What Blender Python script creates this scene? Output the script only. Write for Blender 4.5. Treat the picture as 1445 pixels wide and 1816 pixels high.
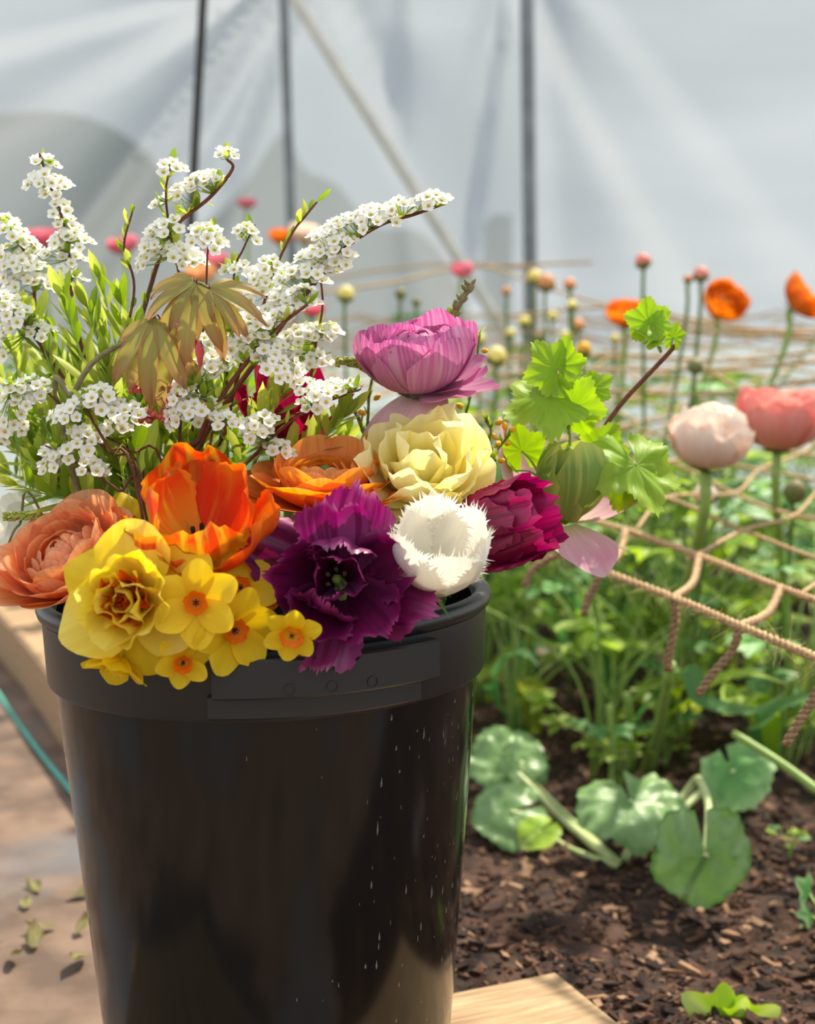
import bpy, math, random
from mathutils import Vector, Matrix, Euler, noise
random.seed(7)
R = math.radians
sc = bpy.context.scene
for o in list(bpy.data.objects): bpy.data.objects.remove(o)

# ------------------------------------------------------------------ camera
CAM = Vector((0, 0, 0.6)); PITCH = R(7.0); FPX = 50 / 36 * 1816
FWD = Vector((0, math.cos(PITCH), -math.sin(PITCH))); UP = Vector((0, math.sin(PITCH), math.cos(PITCH))); RT = Vector((1, 0, 0))
cd = bpy.data.cameras.new('camera'); cam = bpy.data.objects.new('camera', cd); sc.collection.objects.link(cam)
cam.location = CAM; cam.rotation_euler = (R(90) - PITCH, 0, 0)
cd.sensor_fit = 'VERTICAL'; cd.sensor_height = 36; cd.lens = 50; cd.clip_start = 0.05; cd.clip_end = 500
cd.dof.use_dof = True; cd.dof.focus_distance = 1.05; cd.dof.aperture_fstop = 5.0
sc.camera = cam

# ------------------------------------------------------------------ world, sun, exposure
w = bpy.data.worlds.new('sky'); sc.world = w; w.use_nodes = True
nt = w.node_tree; nt.nodes.clear()
out = nt.nodes.new('ShaderNodeOutputWorld'); bg = nt.nodes.new('ShaderNodeBackground')
tc = nt.nodes.new('ShaderNodeTexCoord'); mp = nt.nodes.new('ShaderNodeMapping'); mp.inputs['Scale'].default_value = (1.2, 1.2, 4.5); mp.inputs['Location'].default_value = (.9, .0, .3)
nz = nt.nodes.new('ShaderNodeTexNoise'); nz.inputs['Scale'].default_value = 1.6; nz.inputs['Detail'].default_value = 5
cr = nt.nodes.new('ShaderNodeValToRGB')
cr.color_ramp.elements[0].position = .38; cr.color_ramp.elements[0].color = (.43, .475, .53, 1)
cr.color_ramp.elements[1].position = .62; cr.color_ramp.elements[1].color = (.86, .88, .9, 1)
nt.links.new(tc.outputs['Generated'], mp.inputs[0]); nt.links.new(mp.outputs[0], nz.inputs['Vector'])
nt.links.new(nz.outputs['Fac'], cr.inputs[0]); nt.links.new(cr.outputs[0], bg.inputs[0]); nt.links.new(bg.outputs[0], out.inputs[0])
bg.inputs[1].default_value = 1.0
sl = bpy.data.lights.new('sun', 'SUN'); sun = bpy.data.objects.new('sun', sl); sc.collection.objects.link(sun)
sl.energy = 5.0; sl.angle = R(2.0); sl.color = (1.0, .92, .76)
SUNAZ, SUNEL = R(38), R(56)      # from behind the bed, to the right
sd = Vector((math.sin(SUNAZ) * math.cos(SUNEL), math.cos(SUNAZ) * math.cos(SUNEL), math.sin(SUNEL)))
sun.rotation_euler = sd.to_track_quat('Z', 'Y').to_euler(); sun.location = sd * 8
sc.view_settings.view_transform = 'Standard'; sc.view_settings.look = 'None'
sc.view_settings.gamma = 1; sc.view_settings.use_curve_mapping = False
sc.view_settings.exposure = 0.68
sc.cycles.max_bounces = 7; sc.cycles.diffuse_bounces = 3; sc.cycles.glossy_bounces = 3; sc.cycles.transmission_bounces = 5; sc.cycles.transparent_max_bounces = 8
sc.cycles.caustics_reflective = False; sc.cycles.caustics_refractive = False

# ------------------------------------------------------------------ helpers
def P(px, py, Y):
    d = FWD + RT * ((px - 722.5) / FPX) - UP * ((py - 908) / FPX)
    return CAM + d * (Y / d.y)
def PZ(px, py, z):
    d = FWD + RT * ((px - 722.5) / FPX) - UP * ((py - 908) / FPX)
    return CAM + d * ((z - CAM.z) / d.z)
def SV(a, b, c):                     # a direction given as right, up, towards the viewer's side
    return (Vector((1, 0, 0)) * a + Vector((0, 0, 1)) * b + Vector((0, -1, 0)) * c).normalized()
def mpp(Y): return Y / FPX           # metres per pixel at that depth
def srgb(h):
    h = h.lstrip('#'); c = [int(h[i:i + 2], 16) / 255 for i in (0, 2, 4)]
    return tuple((x / 12.92 if x <= .04045 else ((x + .055) / 1.055) ** 2.4) for x in c) + (1,)
def mix(a, b, t): return a + (b - a) * t
rnd = random.random
def ru(a, b): return a + (b - a) * random.random()

def mesh(name, V, F, mats, uv=None, mi=None, smooth=True):
    me = bpy.data.meshes.new(name); me.from_pydata([tuple(v) for v in V], [], F)
    for m in (mats if isinstance(mats, (list, tuple)) else [mats]): me.materials.append(m)
    if mi: me.polygons.foreach_set('material_index', mi)
    me.polygons.foreach_set('use_smooth', [smooth] * len(me.polygons))
    if uv:
        lay = me.uv_layers.new(name='UVMap'); idx = [0] * len(me.loops); me.loops.foreach_get('vertex_index', idx)
        lay.data.foreach_set('uv', [c for i in idx for c in uv[i]])
    me.update(); return me
def ob(name, me, parent=None, loc=None, rot=None, scale=None):
    o = bpy.data.objects.new(name, me); sc.collection.objects.link(o)
    if parent: o.parent = parent
    if loc is not None: o.location = loc
    if rot is not None: o.rotation_euler = rot
    if scale is not None: o.scale = (scale,) * 3 if isinstance(scale, (int, float)) else scale
    return o
def tag(o, label, cat, group=None, kind=None):
    if label: o['label'] = label
    if cat: o['category'] = cat
    if group: o['group'] = group
    if kind: o['kind'] = kind
    return o
def thing(name, label, cat, loc=(0, 0, 0), axis=None, spin=0, group=None):
    o = bpy.data.objects.new(name, None); sc.collection.objects.link(o); o.empty_display_size = .01
    M = Matrix.Translation(Vector(loc))
    if axis is not None: M = M @ Vector(axis).to_track_quat('Z', 'Y').to_matrix().to_4x4() @ Matrix.Rotation(spin, 4, 'Z')
    o.matrix_world = M; tag(o, label, cat, group); return o, M

class MB:
    def __init__(s): s.V = []; s.F = []; s.U = []; s.I = []
    def add(s, V, F, U=None, mi=0):
        n = len(s.V); s.V += [Vector(v) for v in V]; s.F += [tuple(i + n for i in f) for f in F]
        s.U += U if U else [(0, 0)] * len(V); s.I += [mi] * len(F)
    def xf(s, V, F, U, M, mi=0): s.add([M @ Vector(v) for v in V], F, U, mi)
    def mesh(s, name, mats, smooth=True): return mesh(name, s.V, s.F, mats, s.U, s.I, smooth)

def smoothline(pts, n=6):
    pts = [Vector(p) for p in pts]; out = []
    if len(pts) < 3: return [pts[0].lerp(pts[1], i / n) for i in range(n + 1)]
    q = [pts[0] * 2 - pts[1]] + pts + [pts[-1] * 2 - pts[-2]]
    for k in range(1, len(q) - 2):
        a, b, c, d = q[k - 1:k + 3]
        for i in range(n):
            t = i / n
            out.append(.5 * ((2 * b) + (c - a) * t + (2 * a - 5 * b + 4 * c - d) * t * t + (3 * b - a - 3 * c + d) * t ** 3))
    out.append(pts[-1]); return out
def tube(pts, r0, r1=None, ns=6, r_fn=None):
    pts = [Vector(p) for p in pts]; V = []; F = []; U = []; n = len(pts); r1 = r0 if r1 is None else r1
    t = (pts[1] - pts[0]).normalized(); a = t.orthogonal().normalized()
    for i, p in enumerate(pts):
        t = (pts[min(i + 1, n - 1)] - pts[max(i - 1, 0)])
        t = t.normalized() if t.length > 1e-9 else Vector((0, 0, 1))
        a = (a - t * a.dot(t)); a = a.normalized() if a.length > 1e-6 else t.orthogonal().normalized(); b = t.cross(a)
        u = i / (n - 1); r = r_fn(u) if r_fn else mix(r0, r1, u)
        for k in range(ns):
            an = 2 * math.pi * k / ns; V.append(p + (a * math.cos(an) + b * math.sin(an)) * r); U.append((u, k / ns))
    for i in range(n - 1):
        for k in range(ns):
            k2 = (k + 1) % ns; F.append((i * ns + k, i * ns + k2, (i + 1) * ns + k2, (i + 1) * ns + k))
    F.append(tuple(range(ns))[::-1]); F.append(tuple((n - 1) * ns + k for k in range(ns)))
    return V, F, U
def box(x0, x1, y0, y1, z0, z1):
    V = [(x, y, z) for z in (z0, z1) for y in (y0, y1) for x in (x0, x1)]
    return V, [(0, 2, 3, 1), (4, 5, 7, 6), (0, 1, 5, 4), (2, 6, 7, 3), (0, 4, 6, 2), (1, 3, 7, 5)]
def lathe(prof, ns=64, a0=0, a1=2 * math.pi, closed=False):
    V = []; F = []; full = abs(a1 - a0 - 2 * math.pi) < 1e-6; m = ns if full else ns + 1; n = len(prof)
    for k in range(m):
        a = a0 + (a1 - a0) * k / ns
        for (r, z) in prof: V.append(Vector((r * math.cos(a), r * math.sin(a), z)))
    for k in range(ns):
        k2 = (k + 1) % m
        for i in range(n if closed else n - 1):
            i2 = (i + 1) % n; F.append((k * n + i, k2 * n + i, k2 * n + i2, k * n + i2))
    if closed and not full: F.append(tuple(range(n))); F.append(tuple((m - 1) * n + i for i in range(n))[::-1])
    return V, F

def petal(L, W, e0, e1, kap=0, nu=9, nv=8, peak=.62, base=.25, rnd_=.35, rp=2.4, ruffle=0, rf=1.5, frill=0, fringe=0, curl=0, seed=0,
          epow=1.0, r0=0, z0=0, point=0, notch=0, twist=0):
    """a petal or a leaf: base at the axis, growing outwards along +X, axis +Z. UV: x along, y across."""
    rg = random.Random(seed); p1, p2, p3 = rg.uniform(0, 6), rg.uniform(0, 6), rg.uniform(0, 6)
    jag = [rg.uniform(-1, 1) for _ in range(nv + 1)]; jl = [[rg.uniform(-1, 1) for _ in range(nu + 1)] for _ in range(2)]
    NS = 40; prof = [(r0, z0, e0)]; x, z = r0, z0
    for i in range(1, NS + 1):
        u = i / NS; e = e0 + (e1 - e0) * u ** epow + curl * max(0, (u - .65) / .35) ** 2
        x += L / NS * math.cos(e); z += L / NS * math.sin(e); prof.append((x, z, e))
    def at(u):
        f = max(0, min(1, u)) * NS; i = min(int(f), NS - 1); t = f - i; a, b = prof[i], prof[i + 1]
        ex = max(0, u - 1) * L
        return a[0] + (b[0] - a[0]) * t + ex * math.cos(b[2]), a[1] + (b[1] - a[1]) * t + ex * math.sin(b[2]), a[2] + (b[2] - a[2]) * t
    def wid(u):
        if u < peak: return base + (1 - base) * math.sin(math.pi / 2 * u / peak)
        q = (u - peak) / (1.0001 - peak) ; return 1 - (.18 + .8 * point) * q * q
    V = []; U = []
    for i in range(nu + 1):
        for j in range(nv + 1):
            v = -1 + 2 * j / nv; av = abs(v)
            tip = 1 - rnd_ * av ** rp - point * .15 * av
            if notch: tip -= notch * max(0, 1 - av * 5)
            tip += frill * jag[j] * (1 - .3 * av)
            u = i / nu * tip
            px, pz, e = at(u); hw = W / 2 * wid(min(u, 1))
            if frill and j in (0, nv) and i > nu * .35: hw *= 1 + frill * 1.1 * jl[0 if j == 0 else 1][i]
            s = hw * v; k = kap
            if abs(k) > 1e-4: lat = math.sin(k * s) / k; inn = (1 - math.cos(k * s)) / k
            else: lat = s; inn = 0
            ed = max(u * u, av ** 3 * min(1, u * 2))
            d = ruffle * L * ed * (math.sin(rf * math.pi * v + p1 + 2.5 * u) + .55 * math.sin(2.4 * rf * math.pi * v + p2) + .4 * math.sin(5 * u + p3) * v)
            inn += d
            if twist: inn += twist * s * u
            V.append(Vector((px - math.sin(e) * inn, lat, pz + math.cos(e) * inn))); U.append((u, v * .5 + .5))
    F = []; m = nv + 1
    for i in range(nu):
        for j in range(nv):
            F.append((i * m + j, (i + 1) * m + j, (i + 1) * m + j + 1, i * m + j + 1))
    if fringe:
        st = int(nu * .45)
        B = [(i, 0) for i in range(st, nu + 1)] + [(nu, j) for j in range(1, nv + 1)] + [(i, nv) for i in range(nu - 1, st - 1, -1)]
        cen = V[int(nu * .5) * m + nv // 2]
        for a, b in zip(B[:-1], B[1:]):
            A = V[a[0] * m + a[1]]; Bv = V[b[0] * m + b[1]]; sub = 3
            for q in range(sub):
                s0 = A.lerp(Bv, q / sub); s1 = A.lerp(Bv, (q + 1) / sub)
                dr = ((s0 + s1) / 2 - cen).normalized() + Vector((rg.uniform(-.6, .6), rg.uniform(-.6, .6), rg.uniform(-.5, .5)))
                tp = (s0 + s1) / 2 + dr.normalized() * fringe * L * rg.uniform(.35, 1.2)
                n = len(V); V += [s0, s1, tp]; U += [(1, .5)] * 3; F.append((n, n + 1, n + 2))
    return V, F, U

def polarleaf(rad_fn, nr=7, na=48, gap=0, dome=0, pleat=0, npl=5, droop=0, seed=0, crink=0):
    """a leaf blade spread round its stalk: rad_fn(a) is the outline, +X its tip."""
    rg = random.Random(seed); ph = rg.uniform(0, 6); V = [Vector((0, 0, 0))]; U = [(0, .5)]; F = []
    a0 = -math.pi + gap; a1 = math.pi - gap
    for k in range(na + 1):
        a = a0 + (a1 - a0) * k / na; Rr = rad_fn(a)
        for i in range(1, nr + 1):
            q = i / nr; r = Rr * q; x = r * math.cos(a); y = r * math.sin(a)
            z = dome * (q ** 1.5) * Rr + pleat * Rr * q * abs(math.sin(npl * a / 2 + ph * 0)) + droop * (r * r) + .04 * Rr * q * math.sin(3 * a + ph)
            if crink: z += crink * Rr * (q * noise.noise(Vector((x * 55, y * 55, seed))) + .7 * q * q * noise.noise(Vector((x * 22, y * 22, seed + 5))))
            V.append(Vector((x, y, z))); U.append((q, a / (2 * math.pi) + .5))
    for k in range(na):
        b0 = 1 + k * nr; b1 = b0 + nr; F.append((0, b0, b1))
        for i in range(nr - 1): F.append((b0 + i, b0 + i + 1, b1 + i + 1, b1 + i))
    return V, F, U

# ------------------------------------------------------------------ materials
def newmat(name):
    m = bpy.data.materials.new(name); m.use_nodes = True; t = m.node_tree; t.nodes.clear()
    o = t.nodes.new('ShaderNodeOutputMaterial'); p = t.nodes.new('ShaderNodeBsdfPrincipled')
    t.links.new(p.outputs[0], o.inputs[0]); return m, t, o, p
def N(t, ty, **k):
    n = t.nodes.new(ty)
    for a, b in k.items(): setattr(n, a, b)
    return n
def ramp(t, stops, fac):
    r = N(t, 'ShaderNodeValToRGB'); e = r.color_ramp.elements
    while len(e) < len(stops): e.new(.5)
    for i, (p, c) in enumerate(stops): e[i].position = p; e[i].color = srgb(c) if isinstance(c, str) else c
    t.links.new(fac, r.inputs[0]); return r.outputs[0]
def mixc(t, fac, a, b, mode='MIX'):
    n = N(t, 'ShaderNodeMix', data_type='RGBA', blend_type=mode)
    for s, v in ((n.inputs[0], fac), (n.inputs[6], a), (n.inputs[7], b)):
        if hasattr(v, 'links'): t.links.new(v, s)
        else: s.default_value = srgb(v) if isinstance(v, str) else v
    return n.outputs[2]
def leafmat(name, stops, streak=None, samt=.6, sscale=(1.5, 18), slo=.45, shi=.65, trans=.4, rough=.5, blotch=None, bamt=.6, edge=None, vein=None, jit=.1, bump=.15, tboost=1.15, spec=.35):
    m, t, o, p = newmat(name)
    uv = N(t, 'ShaderNodeUVMap'); sep = N(t, 'ShaderNodeSeparateXYZ'); t.links.new(uv.outputs[0], sep.inputs[0])
    oi = N(t, 'ShaderNodeObjectInfo')
    off = N(t, 'ShaderNodeVectorMath', operation='ADD'); rv = N(t, 'ShaderNodeCombineXYZ')
    mu = N(t, 'ShaderNodeMath', operation='MULTIPLY'); mu.inputs[1].default_value = 37; t.links.new(oi.outputs['Random'], mu.inputs[0])
    t.links.new(mu.outputs[0], rv.inputs[2]); t.links.new(uv.outputs[0], off.inputs[0]); t.links.new(rv.outputs[0], off.inputs[1])
    mp = N(t, 'ShaderNodeMapping'); mp.inputs['Scale'].default_value = (sscale[0], sscale[1], 1); t.links.new(off.outputs[0], mp.inputs[0])
    nz = N(t, 'ShaderNodeTexNoise'); nz.inputs['Scale'].default_value = 1; nz.inputs['Detail'].default_value = 3; t.links.new(mp.outputs[0], nz.inputs['Vector'])
    # position along the petal, made uneven
    ma = N(t, 'ShaderNodeMath', operation='MULTIPLY_ADD'); ma.inputs[1].default_value = .25; t.links.new(nz.outputs[0], ma.inputs[0])
    sb = N(t, 'ShaderNodeMath', operation='SUBTRACT'); sb.inputs[1].default_value = .125; t.links.new(sep.outputs[0], sb.inputs[0]); t.links.new(sb.outputs[0], ma.inputs[2])
    col = ramp(t, stops, ma.outputs[0])
    if streak:
        mr = N(t, 'ShaderNodeMapRange'); mr.inputs[1].default_value = slo; mr.inputs[2].default_value = shi; mr.inputs[4].default_value = samt
        t.links.new(nz.outputs[0], mr.inputs[0]); col = mixc(t, mr.outputs[0], col, streak)
    if blotch:
        n2 = N(t, 'ShaderNodeTexNoise'); n2.inputs['Scale'].default_value = 2.6; n2.inputs['Detail'].default_value = 2; t.links.new(off.outputs[0], n2.inputs['Vector'])
        mr = N(t, 'ShaderNodeMapRange'); mr.inputs[1].default_value = .52; mr.inputs[2].default_value = .62; mr.inputs[4].default_value = bamt
        t.links.new(n2.outputs[0], mr.inputs[0]); col = mixc(t, mr.outputs[0], col, blotch)
    if edge or vein:
        ab = N(t, 'ShaderNodeMath', operation='SUBTRACT'); ab.inputs[1].default_value = .5; t.links.new(sep.outputs[1], ab.inputs[0])
        a2 = N(t, 'ShaderNodeMath', operation='ABSOLUTE'); t.links.new(ab.outputs[0], a2.inputs[0])
        if edge:
            mr = N(t, 'ShaderNodeMapRange'); mr.inputs[1].default_value = .36; mr.inputs[2].default_value = .5; mr.inputs[4].default_value = .8
            t.links.new(a2.outputs[0], mr.inputs[0]); col = mixc(t, mr.outputs[0], col, edge)
        if vein:
            mr = N(t, 'ShaderNodeMapRange'); mr.inputs[1].default_value = .0; mr.inputs[2].default_value = .045; mr.inputs[3].default_value = .7; mr.inputs[4].default_value = 0
            t.links.new(a2.outputs[0], mr.inputs[0]); col = mixc(t, mr.outputs[0], col, vein)
    hs = N(t, 'ShaderNodeHueSaturation'); mr = N(t, 'ShaderNodeMapRange'); mr.inputs[3].default_value = 1 - jit; mr.inputs[4].default_value = 1 + jit
    t.links.new(oi.outputs['Random'], mr.inputs[0]); t.links.new(mr.outputs[0], hs.inputs['Value']); t.links.new(col, hs.inputs['Color']); col = hs.outputs[0]
    t.links.new(col, p.inputs['Base Color']); p.inputs['Roughness'].default_value = rough; p.inputs['Specular IOR Level'].default_value = spec
    bp = N(t, 'ShaderNodeBump'); bp.inputs['Strength'].default_value = bump; bp.inputs['Distance'].default_value = .001
    t.links.new(nz.outputs[0], bp.inputs['Height']); t.links.new(bp.outputs[0], p.inputs['Normal'])
    tr = N(t, 'ShaderNodeBsdfTranslucent'); sh = N(t, 'ShaderNodeMixShader'); sh.inputs[0].default_value = trans
    g = N(t, 'ShaderNodeHueSaturation'); g.inputs['Saturation'].default_value = tboost; g.inputs['Value'].default_value = 1.0
    t.links.new(col, g.inputs['Color']); t.links.new(g.outputs[0], tr.inputs[0])
    t.links.new(p.outputs[0], sh.inputs[1]); t.links.new(tr.outputs[0], sh.inputs[2]); t.links.new(sh.outputs[0], o.inputs[0])
    return m
def solid(name, c1, c2=None, scale=40, rough=.6, bump=0, dist=.002, detail=6, stretch=(1, 1, 1), metal=0, spec=.4, lo=.35, hi=.65, c3=None, s3=6):
    m, t, o, p = newmat(name); tc = N(t, 'ShaderNodeTexCoord'); mp = N(t, 'ShaderNodeMapping'); mp.inputs['Scale'].default_value = stretch
    t.links.new(tc.outputs['Object'], mp.inputs[0])
    nz = N(t, 'ShaderNodeTexNoise'); nz.inputs['Scale'].default_value = scale; nz.inputs['Detail'].default_value = detail; t.links.new(mp.outputs[0], nz.inputs['Vector'])
    col = ramp(t, [(lo, c1), (hi, c2 or c1)], nz.outputs[0])
    if c3:
        n3 = N(t, 'ShaderNodeTexNoise'); n3.inputs['Scale'].default_value = s3; n3.inputs['Detail'].default_value = 4; t.links.new(mp.outputs[0], n3.inputs['Vector'])
        mr = N(t, 'ShaderNodeMapRange'); mr.inputs[1].default_value = .5; mr.inputs[2].default_value = .62; t.links.new(n3.outputs[0], mr.inputs[0]); col = mixc(t, mr.outputs[0], col, c3)
    t.links.new(col, p.inputs['Base Color']); p.inputs['Roughness'].default_value = rough; p.inputs['Metallic'].default_value = metal; p.inputs['Specular IOR Level'].default_value = spec
    if bump:
        b = N(t, 'ShaderNodeBump'); b.inputs['Strength'].default_value = bump; b.inputs['Distance'].default_value = dist
        t.links.new(nz.outputs[0], b.inputs['Height']); t.links.new(b.outputs[0], p.inputs['Normal'])
    return m

M = {}
M['peach'] = leafmat('peach_petal', [(.1, '#EA8A50'), (.5, '#FAA46C'), (.85, '#FBB27E'), (1, '#FDCCA2')], '#EE8A5E', .5, (1.2, 14), trans=.5)
M['orange_r'] = leafmat('orange_ranunculus_petal', [(.1, '#F08A30'), (.5, '#F79A44'), (.9, '#F8AE60'), (1, '#F9C07C')], '#F07420', .5, (1.2, 12), trans=.45)
M['orange_far'] = leafmat('deep_orange_petal', [(.1, '#E8701C'), (.6, '#F58A28'), (1, '#F79C3C')], '#E65A14', .5, trans=.4)
M['tulip_flame'] = leafmat('flame_tulip_petal', [(.05, '#F2B03A'), (.35, '#F29A30'), (.65, '#EA5A24'), (.9, '#E8502A'), (1, '#F3A040')], '#F4BC46', .8, (1.1, 9), .5, .62, trans=.35, blotch='#8C8A3C', bamt=.6, bump=.5)
M['tulip_red'] = leafmat('red_tulip_inside', [(.05, '#E8401C'), (.6, '#EE4A22'), (1, '#F07A30')], '#F39A3A', .6, (1.1, 9), .5, .68, trans=.35, bump=.4)
M['yellow'] = leafmat('daffodil_petal', [(.0, '#E9C00A'), (.5, '#F6D21A'), (1, '#F8DC34')], '#EFC40C', .4, (1, 12), trans=.4)
M['yellow_pale'] = leafmat('double_daffodil_petal', [(.0, '#EFCB1E'), (.5, '#F6DE4A'), (1, '#F9E978')], '#F2D02C', .5, (1, 10), trans=.4)
M['corona'] = leafmat('orange_corona', [(.0, '#EE860C'), (.6, '#F07A0A'), (1, '#EC5E08')], '#F59018', .5, (1, 10), trans=.35)
M['cream'] = leafmat('cream_tulip_petal', [(.05, '#E8DC7C'), (.3, '#F8EC94'), (.7, '#FBF2A6'), (1, '#FEF9D0')], '#F6E684', .5, (1, 9), trans=.45)
M['mauve'] = leafmat('mauve_petal', [(.05, '#DDB4C4'), (.45, '#D48CB4'), (.85, '#CC72A8'), (1, '#BA5896')], '#EAC2D6', .6, (1.0, 26), .42, .66, trans=.4, bump=.3)
M['mauve_pale'] = leafmat('pale_mauve_petal', [(.05, '#E8C0C4'), (.6, '#E8B8C2'), (1, '#DCACBC')], '#C98FAA', .4, (1, 24), trans=.35)
M['plum'] = leafmat('plum_tulip_petal', [(.05, '#36081E'), (.45, '#560A38'), (.85, '#76124E'), (1, '#AC4482')], '#3E0830', .7, (1, 12), .5, .66, trans=.25, rough=.42, edge='#94306E', bump=.6, tboost=1.1, spec=.5)
M['plum_light'] = leafmat('light_plum_petal', [(.05, '#7A3A68'), (.5, '#964A82'), (.9, '#9A3472'), (1, '#C47AA8')], '#6A1448', .7, (1, 11), .48, .62, trans=.3, rough=.4, bump=.6, spec=.5)
M['magenta'] = leafmat('magenta_tulip_petal', [(.05, '#A0566C'), (.3, '#94184E'), (.8, '#98124E'), (1, '#B8286A')], '#6A0A38', .8, (1.2, 13), .46, .62, trans=.35, rough=.42, bump=.7, spec=.5)
M['crimson'] = leafmat('crimson_petal', [(.05, '#8A0E34'), (.6, '#A01440'), (1, '#B2244E')], '#6E0A2A', .6, (1, 10), trans=.4)
M['white'] = leafmat('white_tulip_petal', [(.05, '#E4E2C8'), (.4, '#F2EEDF'), (1, '#F8F6EC')], '#E9E4D2', .5, (1, 14), trans=.35, bump=.3)
M['green_tulip'] = leafmat('green_tulip_petal', [(.05, '#A8B454'), (.4, '#93A84A'), (.75, '#7C9A48'), (1, '#C6CA66')], '#C0C868', .7, (1.0, 12), .48, .64, trans=.4, edge='#C9C660', bump=.5)
M['pink_tulip'] = leafmat('pink_tulip_petal', [(.05, '#D8CC92'), (.25, '#F3C0CC'), (.7, '#EFA4BE'), (1, '#F5C6D4')], '#F7D9E0', .5, (1, 10), trans=.4)
M['blush'] = leafmat('blush_petal', [(.05, '#F2C8B6'), (.5, '#F8DFCF'), (1, '#FBF1E2')], '#F5CDBE', .5, (1, 9), trans=.35)
M['coral'] = leafmat('coral_petal', [(.05, '#F6C49C'), (.4, '#F2A092'), (1, '#F4A8A0')], '#F6BCB0', .5, (1, 9), trans=.4)
M['rose'] = leafmat('rose_petal', [(.05, '#E8A0A0'), (.5, '#E87890'), (1, '#F09AA8')], '#F2A8B4', .4, trans=.4)
M['apricot'] = leafmat('apricot_petal', [(.05, '#D9B070'), (.6, '#EBAE7C'), (1, '#F2BE8E')], '#F3D0A8', .4, trans=.4)
M['spirea'] = leafmat('spirea_petal', [(0, '#F2F0D8'), (.4, '#FBFAF2'), (1, '#FFFFFB')], trans=.35, jit=.04)
M['spirea_eye'] = solid('spirea_eye', '#C9B428', '#A8A028', 300)
M['bark'] = solid('bark', '#4A3020', '#6E4A34', 120, .8, .5)
M['barkred'] = solid('red_bark', '#5A3026', '#7C4632', 120, .7, .4)
M['barkgrey'] = solid('grey_bark', '#6E6A4A', '#8C865C', 150, .8, .5)
M['leaf'] = leafmat('fresh_leaf', [(0, '#AEBB3C'), (.6, '#BECA4E'), (1, '#CED668')], '#A2B43C', .5, (2, 8), trans=.5, vein='#C6D47C', jit=.25, tboost=1.0)
M['leaf_dark'] = leafmat('mid_green_leaf', [(0, '#809C36'), (.6, '#92AC40'), (1, '#A6BA50')], '#728F34', .5, (2, 8), trans=.45, vein='#92B052', jit=.25)
M['leaf_tulip'] = leafmat('tulip_leaf', [(0, '#3E6A34'), (.6, '#4C7C3E'), (1, '#6C9A48')], '#3A6434', .5, (1, 20), trans=.3, rough=.4)
M['leaf_currant'] = leafmat('currant_leaf', [(0, '#8CB02C'), (.6, '#9ABE34'), (1, '#ACC84A')], '#7FA82C', .5, (3, 26), trans=.5, jit=.12, bump=.6)
M['leaf_bed'] = leafmat('bed_leaf', [(0, '#8CAC38'), (.5, '#A2BE48'), (1, '#B8CE62')], '#7C9E3A', .6, (2, 9), trans=.55, jit=.35)
M['leaf_bedblue'] = leafmat('bed_leaf_cool', [(0, '#5C9450'), (.5, '#74A860'), (1, '#A0C286')], '#548A54', .6, (2, 9), trans=.4, jit=.3)
M['leaf_big'] = leafmat('broad_leaf', [(0, '#4E7A34'), (.25, '#6C9050'), (.9, '#7E9E62'), (1, '#54803A')], '#5E8646', .5, (5, 9), trans=.2, rough=.42, bump=.8, spec=.5, jit=.08)
M['leaf_lime'] = leafmat('lime_leaf', [(0, '#8CB030'), (.6, '#A2C43C'), (1, '#B2CE50')], '#88B238', .5, (2, 9), trans=.4, vein='#D0DC8A')
M['maple'] = leafmat('maple_leaf', [(0, '#9CAA50'), (.5, '#A8A45A'), (.85, '#B48E68'), (1, '#B0785E')], '#B89070', .5, (1, 10), trans=.4, edge='#BA7058', vein='#C8A070', jit=.12, bump=.4)
M['maple_red'] = leafmat('red_maple_leaf', [(0, '#A03848'), (1, '#C04A5C')], '#C86A6A', .4, trans=.4)
M['dry'] = leafmat('dry_leaf', [(0, '#6E6A42'), (.6, '#86804E'), (1, '#6C5C3C')], '#57482F', .6, (2, 6), trans=.2, rough=.8, jit=.25)
M['stem'] = solid('green_stem', '#7C9A48', '#93AE58', 60, .5)
M['stem_dark'] = solid('dark_green_stem', '#4E6C34', '#64803E', 60, .5)
M['stem_pale'] = solid('pale_stem', '#A9B878', '#BFC890', 60, .5)
M['sepal'] = leafmat('sepal', [(0, '#5E7A34'), (1, '#8A9A4C')], trans=.2)
M['bud'] = leafmat('bud_sepal', [(0, '#5C6A3A'), (.6, '#7A7E4A'), (1, '#94845A')], trans=.15)
M['stamen'] = solid('dark_stamen', '#1C1016', '#2E1A24', 200, .7)
M['stamen_b'] = solid('brown_stamen', '#5C5030', '#3E3424', 200, .7)
M['catkin'] = solid('catkin', '#B6BC5C', '#98A448', 200, .7, .6)
M['redbud'] = solid('red_bud', '#A8433A', '#C46450', 200, .6, .4)
M['gorse'] = solid('yellow_bud', '#E8B41E', '#D89A18', 200, .6)
M['twine'] = solid('jute', '#A98560', '#CDAE86', 260, .9, .8, .001, stretch=(1, 1, 1))
M['twine_dark'] = solid('weathered_jute', '#7E6248', '#A48664', 260, .9, .8, .001)
M['fibre'] = solid('jute_fibre', '#C9B07A', '#D8C490', 50, .9)
M['teal'] = solid('teal_string', '#4E9C8E', '#5CAFA0', 60, .7)
M['steel'] = solid('steel_tube', '#6E7274', '#82878A', 14, .42, metal=.4)
M['steel_dark'] = solid('dark_tube', '#1E1B1A', '#2C2826', 14, .5)
M['brace'] = solid('pale_tube', '#C4C4BC', '#D6D4CA', 14, .5, metal=.2)
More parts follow.
